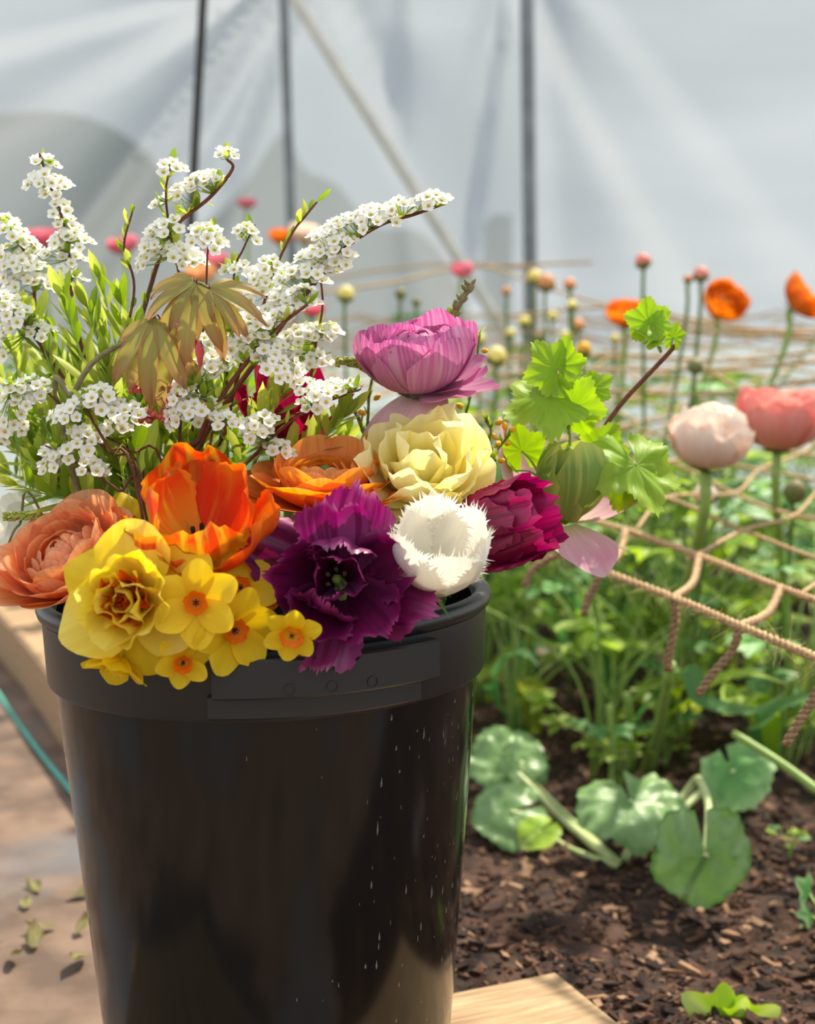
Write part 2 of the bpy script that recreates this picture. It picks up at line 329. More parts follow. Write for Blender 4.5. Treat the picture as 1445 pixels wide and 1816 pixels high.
def wood(name, a, b, c, sx):
    m, t, o, p = newmat(name); tc = N(t, 'ShaderNodeTexCoord'); mp = N(t, 'ShaderNodeMapping'); mp.inputs['Scale'].default_value = sx
    t.links.new(tc.outputs['Object'], mp.inputs[0])
    n1 = N(t, 'ShaderNodeTexNoise'); n1.inputs['Scale'].default_value = 6; n1.inputs['Detail'].default_value = 6; n1.inputs['Distortion'].default_value = .4; t.links.new(mp.outputs[0], n1.inputs['Vector'])
    n2 = N(t, 'ShaderNodeTexNoise'); n2.inputs['Scale'].default_value = 30; n2.inputs['Detail'].default_value = 4; t.links.new(mp.outputs[0], n2.inputs['Vector'])
    col = ramp(t, [(.3, a), (.55, b), (.75, c)], n1.outputs[0])
    mr = N(t, 'ShaderNodeMapRange'); mr.inputs[1].default_value = .5; mr.inputs[2].default_value = .75; mr.inputs[4].default_value = .5; t.links.new(n2.outputs[0], mr.inputs[0])
    col = mixc(t, mr.outputs[0], col, a); t.links.new(col, p.inputs['Base Color']); p.inputs['Roughness'].default_value = .75
    b_ = N(t, 'ShaderNodeBump'); b_.inputs['Strength'].default_value = .4; b_.inputs['Distance'].default_value = .002; t.links.new(n2.outputs[0], b_.inputs['Height']); t.links.new(b_.outputs[0], p.inputs['Normal'])
    return m
M['plank'] = wood('sawn_plank', '#86694A', '#AC8E68', '#BEA27C', (2, 22, 22))
M['timber'] = wood('weathered_timber', '#85664A', '#AC8C68', '#C4A882', (22, 2, 22))
M['soil'] = solid('soil', '#1A100A', '#3E281C', 60, .95, 1.0, .01, detail=10, c3='#4A3226', s3=18)
M['chip_a'] = solid('bark_chip', '#442C20', '#63432F', 80, .9, .4)
M['chip_b'] = solid('pale_chip', '#7A5C44', '#98785C', 80, .9, .4)
M['chip_c'] = solid('dark_chip', '#20140E', '#321F16', 80, .9, .4)
M['path'] = solid('path_earth', '#564336', '#7A6352', 14, .6, .5, .006, detail=9, c3='#606064', s3=2.2)
# black bucket plastic
m, t, o, p = newmat('black_plastic'); M['plastic'] = m
p.inputs['Base Color'].default_value = (.006, .0055, .005, 1); p.inputs['Roughness'].default_value = .14; p.inputs['Specular IOR Level'].default_value = .42
m, t, o, p = newmat('black_plastic_matt'); M['plastic_rim'] = m
p.inputs['Base Color'].default_value = (.014, .015, .015, 1); p.inputs['Roughness'].default_value = .36
m, t, o, p = newmat('water_drop'); M['drop'] = m
p.inputs['Base Color'].default_value = (.5, .53, .53, 1); p.inputs['Roughness'].default_value = .05; p.inputs['Transmission Weight'].default_value = .8; p.inputs['IOR'].default_value = 1.33
# polythene film
m, t, o, p = newmat('polythene'); M['film'] = m
trn = N(t, 'ShaderNodeBsdfTransparent'); trn.inputs[0].default_value = (.70, .72, .74, 1); tl = N(t, 'ShaderNodeBsdfTranslucent'); tl.inputs[0].default_value = (.33, .35, .37, 1)
gl = N(t, 'ShaderNodeBsdfGlossy'); gl.inputs['Roughness'].default_value = .25; df = N(t, 'ShaderNodeBsdfDiffuse'); df.inputs[0].default_value = (.4, .43, .46, 1)
s1 = N(t, 'ShaderNodeMixShader'); s2 = N(t, 'ShaderNodeMixShader'); s3 = N(t, 'ShaderNodeMixShader')
s1.inputs[0].default_value = .42; t.links.new(tl.outputs[0], s1.inputs[1]); t.links.new(trn.outputs[0], s1.inputs[2])
s2.inputs[0].default_value = .12; t.links.new(s1.outputs[0], s2.inputs[1]); t.links.new(df.outputs[0], s2.inputs[2])
s3.inputs[0].default_value = .05; t.links.new(s2.outputs[0], s3.inputs[1]); t.links.new(gl.outputs[0], s3.inputs[2]); t.links.new(s3.outputs[0], o.inputs[0])
M['hill'] = solid('hillside', '#3E4A46', '#4C5852', 3, .9)
M['shed'] = solid('grey_wall', '#444E54', '#505A62', 3, .9)
M['grass'] = solid('grass_field', '#9AA6A0', '#AAB4B0', 3, .9)
# ================================================================== the setting
def structure(name, V, F, mat, smooth=False, label=None, uv=None):
    o = ob(name, mesh(name, V, F, mat, uv, None, smooth)); o['kind'] = 'structure'
    if label: o['label'] = label
    return o
PATH_Z = -.05; PC = PZ(980, 1722, 0)
A24 = R(24); D = Vector((-math.sin(A24), math.cos(A24), 0)); PR = Vector((math.cos(A24), math.sin(A24), 0))   # along the timber, towards the bed
TA = Vector((-.567, 2.25, 0))                       # a point on the timber's path side
def along(p): return (Vector((p[0], p[1], 0)) - TA).dot(D)
def across(p): return (Vector((p[0], p[1], 0)) - TA).dot(PR)
def soil_z(x, y):
    return -.035 + .022 * noise.noise(Vector((x * 5, y * 5, 1))) + .012 * noise.noise(Vector((x * 16, y * 16, 4))) + .006 * noise.noise(Vector((x * 45, y * 45, 9)))

def grid(nx, ny, fn):
    V = [fn(i / nx, j / ny) for j in range(ny + 1) for i in range(nx + 1)]; m = nx + 1
    return V, [(j * m + i, j * m + i + 1, (j + 1) * m + i + 1, (j + 1) * m + i) for j in range(ny) for i in range(nx)]
V, F = grid(90, 90, lambda a, b: Vector((-6 + 12 * a, -6 + 10.7 * b, PATH_Z + .008 * noise.noise(Vector((a * 60, b * 60, 0))))))
structure('floor', V, F, M['path'], True, 'worn brown earth path in front of the flower bed')
V, F = grid(4, 4, lambda a, b: Vector((-60 + 120 * a, 4.75 + 120 * b, -.12)))
structure('field', V, F, M['grass'], False, 'field outside the tunnel')
# soil bed, only on the bed side of the timber
nx, ny = 150, 150; V = []; F = []; keep = {}
for j in range(ny + 1):
    for i in range(nx + 1):
        x = -2.2 + 5.2 * i / nx; y = .7 + 3.9 * (j / ny) ** 1.4
        V.append(Vector((x, y, soil_z(x, y))))
for j in range(ny):
    for i in range(nx):
        q = [j * (nx + 1) + i, j * (nx + 1) + i + 1, (j + 1) * (nx + 1) + i + 1, (j + 1) * (nx + 1) + i]
        if all(across(V[k]) > .03 for k in q): F.append(tuple(q))
structure('soil_bed', V, F, M['soil'], True, 'dark crumbly soil of the flower bed')
# bark mulch: loose chips nobody could count
mb = MB(); rg = random.Random(3)
for k in range(22000):
    y = .95 + 1.75 * rg.random() ** 1.3; x = rg.uniform(-.15, .36 * y + .15)
    if across((x, y)) < .19: continue
    if (Vector((x, y, 0)) - PC).dot(PR) < .012 and (Vector((x, y, 0)) - PC).dot(D) < .012: continue
    z = soil_z(x, y); s = rg.choice((.0016, .002, .0025, .003, .004, .005, .0075)) * rg.uniform(.7, 1.3)
    Mx = Matrix.Translation((x, y, z + s * .25)) @ Euler((rg.uniform(-.5, .5), rg.uniform(-.5, .5), rg.uniform(0, 6.3))).to_matrix().to_4x4()
    Vb, Fb = box(-s * rg.uniform(.6, 1.6), s * rg.uniform(.6, 1.6), -s * .5, s * .5, -s * .3, s * .3)
    Vb = [Vector(v) * rg.uniform(.45, 1.25) for v in Vb]
    mb.xf(Vb, Fb, None, Mx, rg.choice((0, 0, 0, 0, 1, 2, 2, 2)))
o = ob('bark_mulch', mb.mesh('bark_mulch', [M['chip_a'], M['chip_b'], M['chip_c']], False))
tag(o, 'loose brown bark mulch scattered over the soil', 'mulch', kind='stuff')

def bevelbox(sx, sy, sz, b=.004, wob=0, seed=0):
    """a box with chamfered long edges; origin at one top corner, along +X, -Y(local), top at z=0"""
    rg = random.Random(seed); n = 14; V = []; F = []
    prof = [(0, -b), (b, 0), (sy - b, 0), (sy, -b), (sy, -sz + b), (sy - b, -sz), (b, -sz), (0, -sz + b)]
    for i in range(n + 1):
        x = sx * i / n
        for (y, z) in prof: V.append(Vector((x, y + wob * noise.noise(Vector((x * 4, seed, y * 9))), z + wob * noise.noise(Vector((x * 5, seed + 3, y * 7))))))
    for i in range(n):
        for k in range(8): F.append((i * 8 + k, i * 8 + (k + 1) % 8, (i + 1) * 8 + (k + 1) % 8, (i + 1) * 8 + k))
    F.append(tuple(range(8))[::-1]); F.append(tuple(n * 8 + k for k in range(8)))
    return V, F
# timber edging of the bed (left, runs away behind the bucket)
V, F = bevelbox(3.1, .17, .1, .006, .006, 5)
o = ob('timber_edging', mesh('timber_edging', V, F, M['timber'], None, None, False))
o.matrix_world = Matrix(((D.x, PR.x, 0, (TA - D * .72).x), (D.y, PR.y, 0, (TA - D * .72).y), (0, 0, 1, .045), (0, 0, 0, 1)))
tag(o, 'long weathered timber board edging the bed, left behind the bucket', 'timber')
# sawn plank under the bucket
cn = PC
V, F = bevelbox(.66, .31, .05, .004, .004, 8)
o = ob('wooden_plank', mesh('wooden_plank', V, F, M['plank'], None, None, False))
ex = -PR; ey = -D
o.matrix_world = Matrix(((ex.x, ey.x, 0, cn.x), (ex.y, ey.y, 0, cn.y), (0, 0, 1, 0), (0, 0, 0, 1)))
tag(o, 'pale sawn wooden plank lying under the black bucket', 'plank')

# polythene wall of the tunnel with its folds
FY = 4.7
def W(px, py): q = P(px, py, FY); return (q.x, q.z)
folds = [((545, -80), (60, 560), .06, .06), ((520, -60), (-160, 330), .055, .06), ((540, -60), (160, 520), .08, .05), ((500, -30), (-200, 120), .03, .08), ((545, -40), (330, 520), .06, .05),
         ((900, -40), (815, 470), .05, .05), ((945, -60), (985, 520), .035, .05), ((960, 60), (1250, 520), .03, .12), ((640, 80), (780, 420), .04, .08), ((1010, -60), (1420, 420), .02, .15), ((700, -60), (690, 500), .03, .09)]
fw = [(W(*a), W(*b), am, wd) for a, b, am, wd in folds]
def film_y(x, z):
    y = FY + .03 * noise.noise(Vector((x * 1.2, z * .7, 2))) - .07 * max(0, z - 1.2) ** 1.5
    for (ax, az), (bx, bz), am, wd in fw:
        dx, dz = bx - ax, bz - az; L2 = dx * dx + dz * dz; t = ((x - ax) * dx + (z - az) * dz) / L2
        tc_ = max(-.3, min(1.3, t)); d = math.hypot(x - ax - tc_ * dx, z - az - tc_ * dz); ww = wd * (.35 + .9 * max(0, tc_))
        s = (x - ax) * dz - (z - az) * dx
        y -= 1.6 * am * math.exp(-(d / (ww * (.55 if (s > 0) == (dx > 0) else 3.0))) ** 2)
    return y
V, F = grid(220, 120, lambda a, b: (lambda x, z: Vector((x, film_y(x, z), z)))(-3.2 + 6.4 * a, -.1 + 3.0 * b))
o = structure('wall_back', V, F, M['film'], True, 'creased translucent polythene wall of the growing tunnel')
# what shows dimly through the film
def ridge(name, pts, Y, mat, label, th=10):
    top = smoothline([P(x, y, Y) for x, y in pts], 5); V = []; F = []
    for p_ in top: V += [p_, Vector((p_.x, Y, -2)), Vector((p_.x * 1.05, Y + th, p_.z * .9))]
    for i in range(len(top) - 1):
        a = i * 3; F += [(a, a + 1, a + 4, a + 3), (a, a + 3, a + 5, a + 2)]
    return structure(name, V, F, mat, True, label)
ridge('hill', [(-500, 260), (-100, 215), (120, 200), (260, 270), (340, 400), (430, 330), (500, 235), (540, 300), (600, 330), (660, 400), (740, 410), (800, 480), (850, 600)], 45, M['hill'], 'grey hill seen dimly through the film')
a = P(872, 380, 14); b = P(908, 470, 14)
V, F = box(a.x, b.x, 14, 15.5, -.3, a.z); structure('outbuilding', V, F, M['shed'], False, 'grey upright outbuilding seen dimly through the film')

# tunnel frame
def rod(name, label, a, b, r, mat, cat='tube', bend=0):
    pts = smoothline([a, a.lerp(b, .5) + Vector((bend, 0, 0)), b], 8)
    V, F, U = tube(pts, r, ns=12)
    # clamp collar where the tube is braced
    root, Mx = thing(name, label, cat, b); inv = Mx.inverted()
    ob('pole', mesh('pole', [inv @ v for v in V], F, mat, U), root)
    q = pts[len(pts) // 3]; d = (pts[1] - pts[0]).normalized()
    V2, F2, U2 = tube([q - d * .03, q + d * .03], r * 1.25, ns=12)
    return root
def ext(x0, y0, x1, y1, Y, z1, ztop):
    a, b = P(x0, y0, Y), P(x1, y1, Y); s = (b - a); d = s / s.z
    return a + d * (ztop - a.z), a + d * (z1 - a.z)
for nm, lb, c, Y, r, mt in (('crop_support_pole', 'thin dark upright pole rising behind the white blossom', (360, 0, 336, 440), 3.6, .011, 'steel_dark'),
                            ('tunnel_upright', 'grey tunnel upright left of the sloping brace', (503, 0, 516, 400), 4.45, .015, 'steel'),
                            ('tunnel_brace', 'pale tube sloping down to the right across the polythene', (524, 0, 890, 580), 4.35, .019, 'brace'),
                            ('tunnel_upright', 'thick grey tunnel upright right of the sloping brace', (934, 0, 940, 480), 4.45, .021, 'steel')):
    t_, b_ = ext(*c, Y, -.04, 2.6 if nm != 'tunnel_brace' else 1.75)
    rod(nm, lb, t_, b_, r, M[mt])

# path litter
a = [PZ(x, y, PATH_Z + .006) for x, y in ((-60, 1150), (0, 1235), (60, 1320), (128, 1405), (190, 1490))]
V, F, U = tube(smoothline(a, 6), .004, ns=6); o = ob('teal_string', mesh('teal_string', V, F, M['teal'], U)); tag(o, 'teal string lying across the path beside the timber', 'string')
lit = [(70, 1580, 0.034, 'pale curled'), (120, 1590, 0.041, 'dull olive'), (150, 1570, 0.034, 'half-hidden olive'), (45, 1610, 0.027, 'small grey-brown'), (100, 1640, 0.034, 'brown-green'), (135, 1655, 0.031, 'pale yellow-green'),
       (60, 1680, 0.041, 'dark brown'), (20, 1690, 0.034, 'pale shrivelled'), (150, 1690, 0.041, 'brown edged'), (5, 1670, 0.034, 'brown curled')]
for k, (x, y, L, ad) in enumerate(lit):
    p_ = PZ(x, y, PATH_Z + .006)
    V, F, U = petal(L, L * .5, R(ru(-10, 10)), R(ru(20, 70)), kap=ru(-40, 40), nu=8, nv=6, ruffle=.08, frill=.05, seed=k, point=.6)
    o = ob('dry_leaf', mesh('dry_leaf', V, F, M['dry'], U), None, p_, (ru(-.2, .2), ru(-.2, .2), ru(0, 6)))
    tag(o, '%s fallen leaf on the path left of the bucket' % ad, 'leaf', 'fallen leaves on the path')

# ================================================================== the bucket
def sharp(me): me.set_sharp_from_angle(angle=R(32)); return me
BC = Vector((-.106, 1.13, 0)); RIMZ = .397
broot, BM = thing('flower_bucket', 'tall black plastic bucket full of cut spring flowers', 'bucket', BC)
broot.rotation_euler = (0, R(-1.1), 0)
prof = [(.120, .0), (.138, .0), (.1405, .004), (.1415, .03), (.1425, .0315), (.1455, .06), (.1690, .336), (.1655, .338), (.166, .345), (.168, .392), (.165, .393), (.1355, .02), (.0, .02)]
V, F = lathe([(r, z) for r, z in prof], 128); ob('body', sharp(mesh('body', V, F, M['plastic'], None, None, True)), broot)
sk = [(.168, .3365), (.1735, .336), (.1745, .338), (.1765, .386), (.174, .388), (.169, .386)]
V, F = lathe(sk, 128, closed=True); ob('skirt', sharp(mesh('skirt', V, F, M['plastic_rim'], None, None, True)), broot)
rc = .176; cs = [(rc + .007 * math.cos(a) - .002, .3935 + .0075 * math.sin(a)) for a in [2 * math.pi * k / 10 for k in range(10)]]
V, F = lathe(cs, 128, closed=True); ob('rim', mesh('rim', V, F, M['plastic_rim'], None, None, True), broot)
# grip: a curved bar standing off the skirt, with a web under it
A0, A1 = R(-96), R(-44)
def arcbox(r0, r1, z0, z1, a0, a1, b=.0015): return lathe([(r0, z0), (r1 - b, z0), (r1, z0 + b), (r1, z1 - b), (r1 - b, z1), (r0, z1)], 28, a0, a1, True)
grip = ob('handle_grip', mesh('handle_grip', *arcbox(.174, .1895, .3555, .3835, A0, A1), M['plastic_rim'], None, None, False), broot)
ob('handle_web', mesh('handle_web', *arcbox(.172, .178, .3385, .356, A0 - R(2), A1 - R(2.5)), M['plastic_rim'], None, None, False), broot)
for a in (R(-80), R(-71), R(-62)):
    V, F = lathe([(.0034, 0), (.0042, 0), (.0042, .0008), (.0034, .0008)], 16, closed=True)
    Mx = Matrix.Rotation(a, 4, 'Z') @ Matrix.Translation((.1895, 0, .362)) @ Matrix.Rotation(R(90), 4, 'Y')
    ob('moulded_ring', mesh('moulded_ring', [Mx @ v for v in V], F, M['plastic_rim'], None, None, False), grip)
# water drops and their trails on the right of the bucket
mb = MB(); rg = random.Random(11)
for k in range(150):
    a = R(rg.uniform(-80, -12)) if rg.random() < .85 else R(rg.uniform(-130, -80)); z = rg.uniform(.05, .33)
    if rg.random() > (math.degrees(a) + 100) / 75: continue
    r = .1455 + (z - .06) / .276 * .0235; Mx = Matrix.Rotation(a, 4, 'Z') @ Matrix.Translation((r, 0, z)) @ Matrix.Rotation(R(5), 4, 'Y')
    s = rg.choice((.0003, .0004, .0005, .0006, .0009)); h = rg.uniform(1.2, 6)
    V = []; F = []
    for i, (q, rr) in enumerate(((-1, .15), (-.7, .8), (-.2, 1), (.4, .55), (1, .12))):
        for j in range(6): an = 2 * math.pi * j / 6; V.append(Vector((max(0, s * .7 * rr * math.cos(an)), s * rr * math.sin(an), s * h * q)))
    for i in range(4):
        for j in range(6): F.append((i * 6 + j, i * 6 + (j + 1) % 6, (i + 1) * 6 + (j + 1) % 6, (i + 1) * 6 + j))
    mb.xf(V, F, None, Mx)
o = ob('water_drops', mb.mesh('water_drops', M['drop']), broot); o['kind'] = 'stuff'
# murky water inside
V, F = lathe([(0, .12), (.143, .12)], 48); ob('water', mesh('water', V, F, M['plastic']), broot)
# ================================================================== cut flowers in the bucket
def into_bucket(p):                       # where a stem ends inside the bucket, under the flower it carries
    d = Vector((p.x - BC.x, p.y - BC.y, 0))
    if d.length > .1: d = d.normalized() * .1
    return Vector((BC.x, BC.y, 0)) + d * .75 + Vector((0, 0, .1 + .04 * rnd()))
def foot(p):                              # the way from inside the bucket up to the rim, for stems that lean out
    e = into_bucket(p); d = Vector((p.x - BC.x, p.y - BC.y, 0))
    return [e] + ([Vector((BC.x, BC.y, .415)) + d.normalized() * .14] if d.length > .13 else [])
def stemline(base, axis, drop=.05):
    b = Vector(base); d = Vector((b.x - BC.x, b.y - BC.y, 0)); L = d.length
    dn = d.normalized() if L > 1e-4 else Vector((0, 0, 0))
    end = into_bucket(b); pts = [b]
    q = b - Vector(axis) * drop
    if L > .15:                          # over the rim, then down inside
        top = Vector((BC.x, BC.y, 0)) + dn * .172 + Vector((0, 0, max(.412, b.z - .01)))
        pts += [b + dn * -.004 + Vector((0, 0, .006)), top, Vector((BC.x, BC.y, 0)) + dn * .135 + Vector((0, 0, .39))]
    else: pts += [q, q.lerp(end, .5) + Vector((0, 0, .02))]
    pts.append(end); return pts
def add_stem(root, Mx, pts, r, mat, name='stem'):
    inv = Mx.inverted(); V, F, U = tube([inv @ p for p in smoothline(pts, 6)], r, ns=7)
    return ob(name, mesh(name, V, F, mat, U), root)
def ring(root, name, n, az0, mk, mats, nvar=3, jit=.12, sc_=.06, tilt=.06, zsc=1, dz=0):
    """n petals round the axis, from a few mesh variants"""
    mats = mats if isinstance(mats, list) else [mats]
    vs = []
    for k in range(min(nvar, n)):
        V, F, U = mk(k); vs.append((V, F, U))
    mes = [mesh(name, *vs[k][:2], mats[k % len(mats)], vs[k][2]) for k in range(len(vs))]
    for k in range(n):
        s = 1 + ru(-sc_, sc_)
        ob(name, mes[k % len(mes)], root, (0, 0, dz), (ru(-tilt, tilt), ru(-tilt, tilt), az0 + 2 * math.pi * k / n + ru(-jit, jit)), (s, s, s * zsc))
def seeds(): return random.randrange(10 ** 6)

def ranunculus(name, label, base, axis, Rr, mat, layers=None, spin=0, stem=True, cat='flower', group=None, stem_pts=None, flat=.85, rsep=True, sr=.004, hi=True, open_=70, center=True, dome=1.12):
    root, Mx = thing(name, label, cat, base, axis, spin, group)
    nu, nv = (10, 8) if hi else (5, 4)
    layers = layers or [(4, .22, 165), (5, .34, 160), (6, .46, 150), (7, .58, 138), (8, .70, 122), (8, .82, 105), (8, .94, 88), (7, 1.04, open_)]
    az = rnd() * 6
    for k, (n, q, e1) in enumerate(layers):
        rt = Rr * q; az += 2.4
        e0 = -4 if e1 > 80 else 4
        # arcs from the base over the ball: the tighter, the further they close over the centre
        Ln = (R(e1 - e0)) * rt * 1.0 if e1 > 95 else rt * (1.75 - .15 * (95 - e1) / 40)
        Wd = 2 * math.pi * rt / n * 1.75
        Wd = min(Wd, rt * 1.7)
        ring(root, 'petal', n, az, lambda s, Ln=Ln, Wd=Wd, rt=rt, e0=e0, e1=e1: petal(Ln, Wd, R(e0), R(e1), kap=.8 / rt, nu=nu, nv=nv, peak=.7, base=.3, rnd_=.28, rp=2.6, ruffle=.018, rf=.8, seed=seeds(), epow=1 if e1 > 95 else .75, curl=R(-18) if e1 < 80 else 0),
             mat, 2, .15, .05, .07, flat, dz=max(0, Rr * flat * (dome - (1 - math.cos(R(e1))) * q)) if k < len(layers) - 2 else 0)
    if center: 
        V, F = lathe([(.0, .06 * Rr), (.1 * Rr, .12 * Rr), (.12 * Rr, .25 * Rr), (.06 * Rr, .33 * Rr), (0, .35 * Rr)], 10)
        ob('flower_centre', mesh('flower_centre', V, F, M['sepal']), root, (0, 0, Rr * flat * (dome - .5)))
    if rsep: ring(root, 'sepal', 5, rnd(), lambda s: petal(Rr * .55, Rr * .34, R(-25), R(35), kap=20, nu=5, nv=4, point=.5, seed=seeds()), M['sepal'], 1, dz=-.002)
    if stem: add_stem(root, Mx, stem_pts or stemline(base, axis), sr, M['stem'])
    return root, Mx

def daffodil(label, base, axis, Rr, spin=0, cup='corona', cup_r=.26, cup_h=.2, back=0, mat='yellow', star=True, wide=.62):
    root, Mx = thing('daffodil', label, 'flower', base, axis, spin)
    for r_ in range(2):
        ring(root, 'petal', 3, r_ * math.pi / 3, lambda s: petal(Rr, Rr * wide * 1.25, R(8 + 6 * r_ + back), R(-2 + 8 * r_ + back), kap=-8, nu=9, nv=8, peak=.58, base=.42, rnd_=.36, rp=2.6, ruffle=.035, rf=.8, seed=seeds(), point=.0, r0=Rr * .06), M[mat], 3, .08, .05, .06, dz=.001 * r_)
    # corona: a ruffled cup
    V = []; F = []; U = []; na, nr = 30, 6; ph = rnd() * 6
    for k in range(na):
        a = 2 * math.pi * k / na
        for i in range(nr + 1):
            q = i / nr; r = Rr * (cup_r * (.55 + .45 * q ** .7)) * (1 + .09 * q * q * math.sin(6 * a + ph) + .05 * q * q * math.sin(13 * a)); z = Rr * cup_h * q * (1 + .1 * q * math.sin(9 * a + ph))
            V.append(Vector((r * math.cos(a), r * math.sin(a), z))); U.append((q, k / na * 2))
    n = nr + 1
    for k in range(na):
        k2 = (k + 1) % na
        for i in range(nr): F.append((k * n + i, k2 * n + i, k2 * n + i + 1, k * n + i + 1))
    V.append(Vector((0, 0, 0))); U.append((0, 0)); c = len(V) - 1
    for k in range(na): F.append((c, ((k + 1) % na) * n, k * n))
    ob('corona', mesh('corona', V, F, M[cup], U), root, (0, 0, Rr * .06))
    mb = MB()
    for k in range(6):
        a = 2 * math.pi * k / 6; q = Vector((math.cos(a), math.sin(a), 0)) * Rr * .05
        V, F, U = tube([q * .4, q + Vector((0, 0, Rr * cup_h * .55)), q * 1.5 + Vector((0, 0, Rr * cup_h * .7))], Rr * .012, Rr * .02, 5); mb.add(V, F, U)
    if star: ob('stamens', mb.mesh('stamens', M['stamen']), root, (0, 0, Rr * .06))['kind'] = 'stuff'
    V, F, U = tube([Vector((0, 0, 0)), Vector((0, 0, -Rr * .35)), Vector((0, 0, -Rr * .5))], Rr * .09, Rr * .13, 8); ob('flower_tube', mesh('flower_tube', V, F, M['yellow'], U), root)
    add_stem(root, Mx, stemline(Vector(base) - Vector(axis) * Rr * .45, axis), .003, M['stem'])
    return root, Mx

def tulip(name, label, base, axis, sets, spin=0, stem=True, extra=None, leaf=0, stam=True):
    """sets: (number, azimuth, material, petal keywords)"""
    root, Mx = thing(name, label, 'flower', base, axis, spin)
    for n, az, mat, kw in sets:
        kw = dict(kw); jit = kw.pop('jit', .1); tl = kw.pop('tilt', .08); nvar = kw.pop('nvar', 3)
        mm = [M[x] for x in mat] if isinstance(mat, (list, tuple)) else M[mat]
        ring(root, 'petal', n, az, lambda s: petal(seed=seeds(), **kw), mm, nvar, jit, .06, tl)
    if stam:
        for k in range(6):
            a = 2 * math.pi * k / 6 + .3; d = Vector((math.cos(a), math.sin(a), 0))
            V, F, U = tube([d * .003, d * .006 + Vector((0, 0, .012)), d * .007 + Vector((0, 0, .022))], .0009, .0018, 5)
            ob('stamen', mesh('stamen', V, F, M['stamen' if stam is True else stam], U), root)
        V, F, U = tube([Vector((0, 0, 0)), Vector((0, 0, .012)), Vector((0, 0, .019))], .0022, .0034, 6); ob('pistil', mesh('pistil', V, F, M['sepal'], U), root)
    if stem: add_stem(root, Mx, stemline(base, axis), .0045, M['stem'])
    return root, Mx
def single(root, Mx, name, mat, az, tilt=(0, 0), loc=(0, 0, 0), label=None, **kw):
    V, F, U = petal(seed=seeds(), **kw); o = ob(name, mesh(name, V, F, M[mat], U), root, loc, (tilt[0], tilt[1], az))
    if label: o['label'] = label
    return o
px = mpp
# --- peach ranunculus hanging over the left of the rim
b = P(146, 1030, 1.055); ranunculus('ranunculus', 'big peach ranunculus hanging over the bucket rim at far left', b, SV(-.36, .76, .54), .0405, M['peach'],
    [(4, .2, 165), (5, .32, 158), (6, .44, 148), (7, .56, 136), (8, .68, 122), (9, .8, 108), (9, .92, 92), (9, 1.04, 72), (7, 1.12, 54)], flat=.9)
# --- flame parrot tulip
rf_ = dict(nu=14, nv=14, ruffle=.05, rf=2.2, frill=.05)
b = P(358, 978, 1.0); Mt = tulip('parrot_tulip', 'orange-red flamed parrot tulip with ragged petals, open to a dark throat', b, SV(.08, .68, .62), [
    (3, R(30), ['tulip_red', 'tulip_flame', 'tulip_flame'], dict(L=.086, W=.078, e0=R(18), e1=R(108), kap=22, peak=.6, base=.35, rnd_=.3, **rf_)),
    (3, R(90), ['tulip_flame', 'tulip_flame', 'tulip_red'], dict(L=.092, W=.084, e0=R(4), e1=R(100), kap=20, peak=.6, base=.35, rnd_=.3, r0=.002, **rf_)),
    (2, R(250), ['tulip_flame'], dict(L=.074, W=.068, e0=R(0), e1=R(96), kap=18, peak=.6, base=.35, rnd_=.32, r0=.004, jit=.5, **rf_))], spin=R(10))
# --- double daffodil
DS = 1.17; b = P(240, 1062, .94); root, Mx = thing('double_daffodil', 'large double daffodil, pale yellow with orange frills, drooping over the rim', 'flower', b, SV(-.12, .12, .95), .4)
dk = dict(nu=10, nv=9, rp=2.3)
ring(root, 'petal', 3, 0.2, lambda s: petal(.048, .044, R(6), R(-12), kap=-12, peak=.55, base=.4, rnd_=.36, ruffle=.05, rf=.9, seed=seeds(), **dk), M['yellow'], 3)
ring(root, 'petal', 3, 1.25, lambda s: petal(.046, .044, R(14), R(4), kap=-14, peak=.55, base=.4, rnd_=.36, ruffle=.06, rf=.9, seed=seeds(), **dk), M['yellow_pale'], 3, dz=.002)
ring(root, 'petal', 6, .7, lambda s: petal(.042, .034, R(20), R(75), kap=30, peak=.6, base=.4, rnd_=.34, ruffle=.08, rf=.9, seed=seeds(), **dk), M['yellow_pale'], 3, .2, dz=.004)
ring(root, 'frill', 5, .2, lambda s: petal(.026, .024, R(40), R(85), kap=30, peak=.7, base=.5, rnd_=.2, ruffle=.14, rf=1.6, frill=.06, seed=seeds(), **dk), M['corona'], 3, .2, dz=.004)
ring(root, 'petal', 5, 1.0, lambda s: petal(.032, .034, R(38), R(92), kap=34, peak=.6, base=.4, rnd_=.3, ruffle=.11, rf=1.1, seed=seeds(), **dk), M['yellow_pale'], 3, .2, dz=.005)
ring(root, 'frill', 4, .6, lambda s: petal(.02, .02, R(60), R(100), kap=50, peak=.7, base=.5, rnd_=.2, ruffle=.14, rf=1.6, frill=.06, seed=seeds(), **dk), M['corona'], 2, .2, dz=.006)
ring(root, 'petal', 3, .1, lambda s: petal(.024, .026, R(55), R(105), kap=50, peak=.6, base=.5, rnd_=.28, ruffle=.12, seed=seeds(), **dk), M['yellow_pale'], 2, .2, dz=.007)
for o in root.children: o.scale = o.scale * DS
add_stem(root, Mx, stemline(b + Vector((0, .02, 0)), SV(-.1, .2, .9)), .0032, M['stem'])
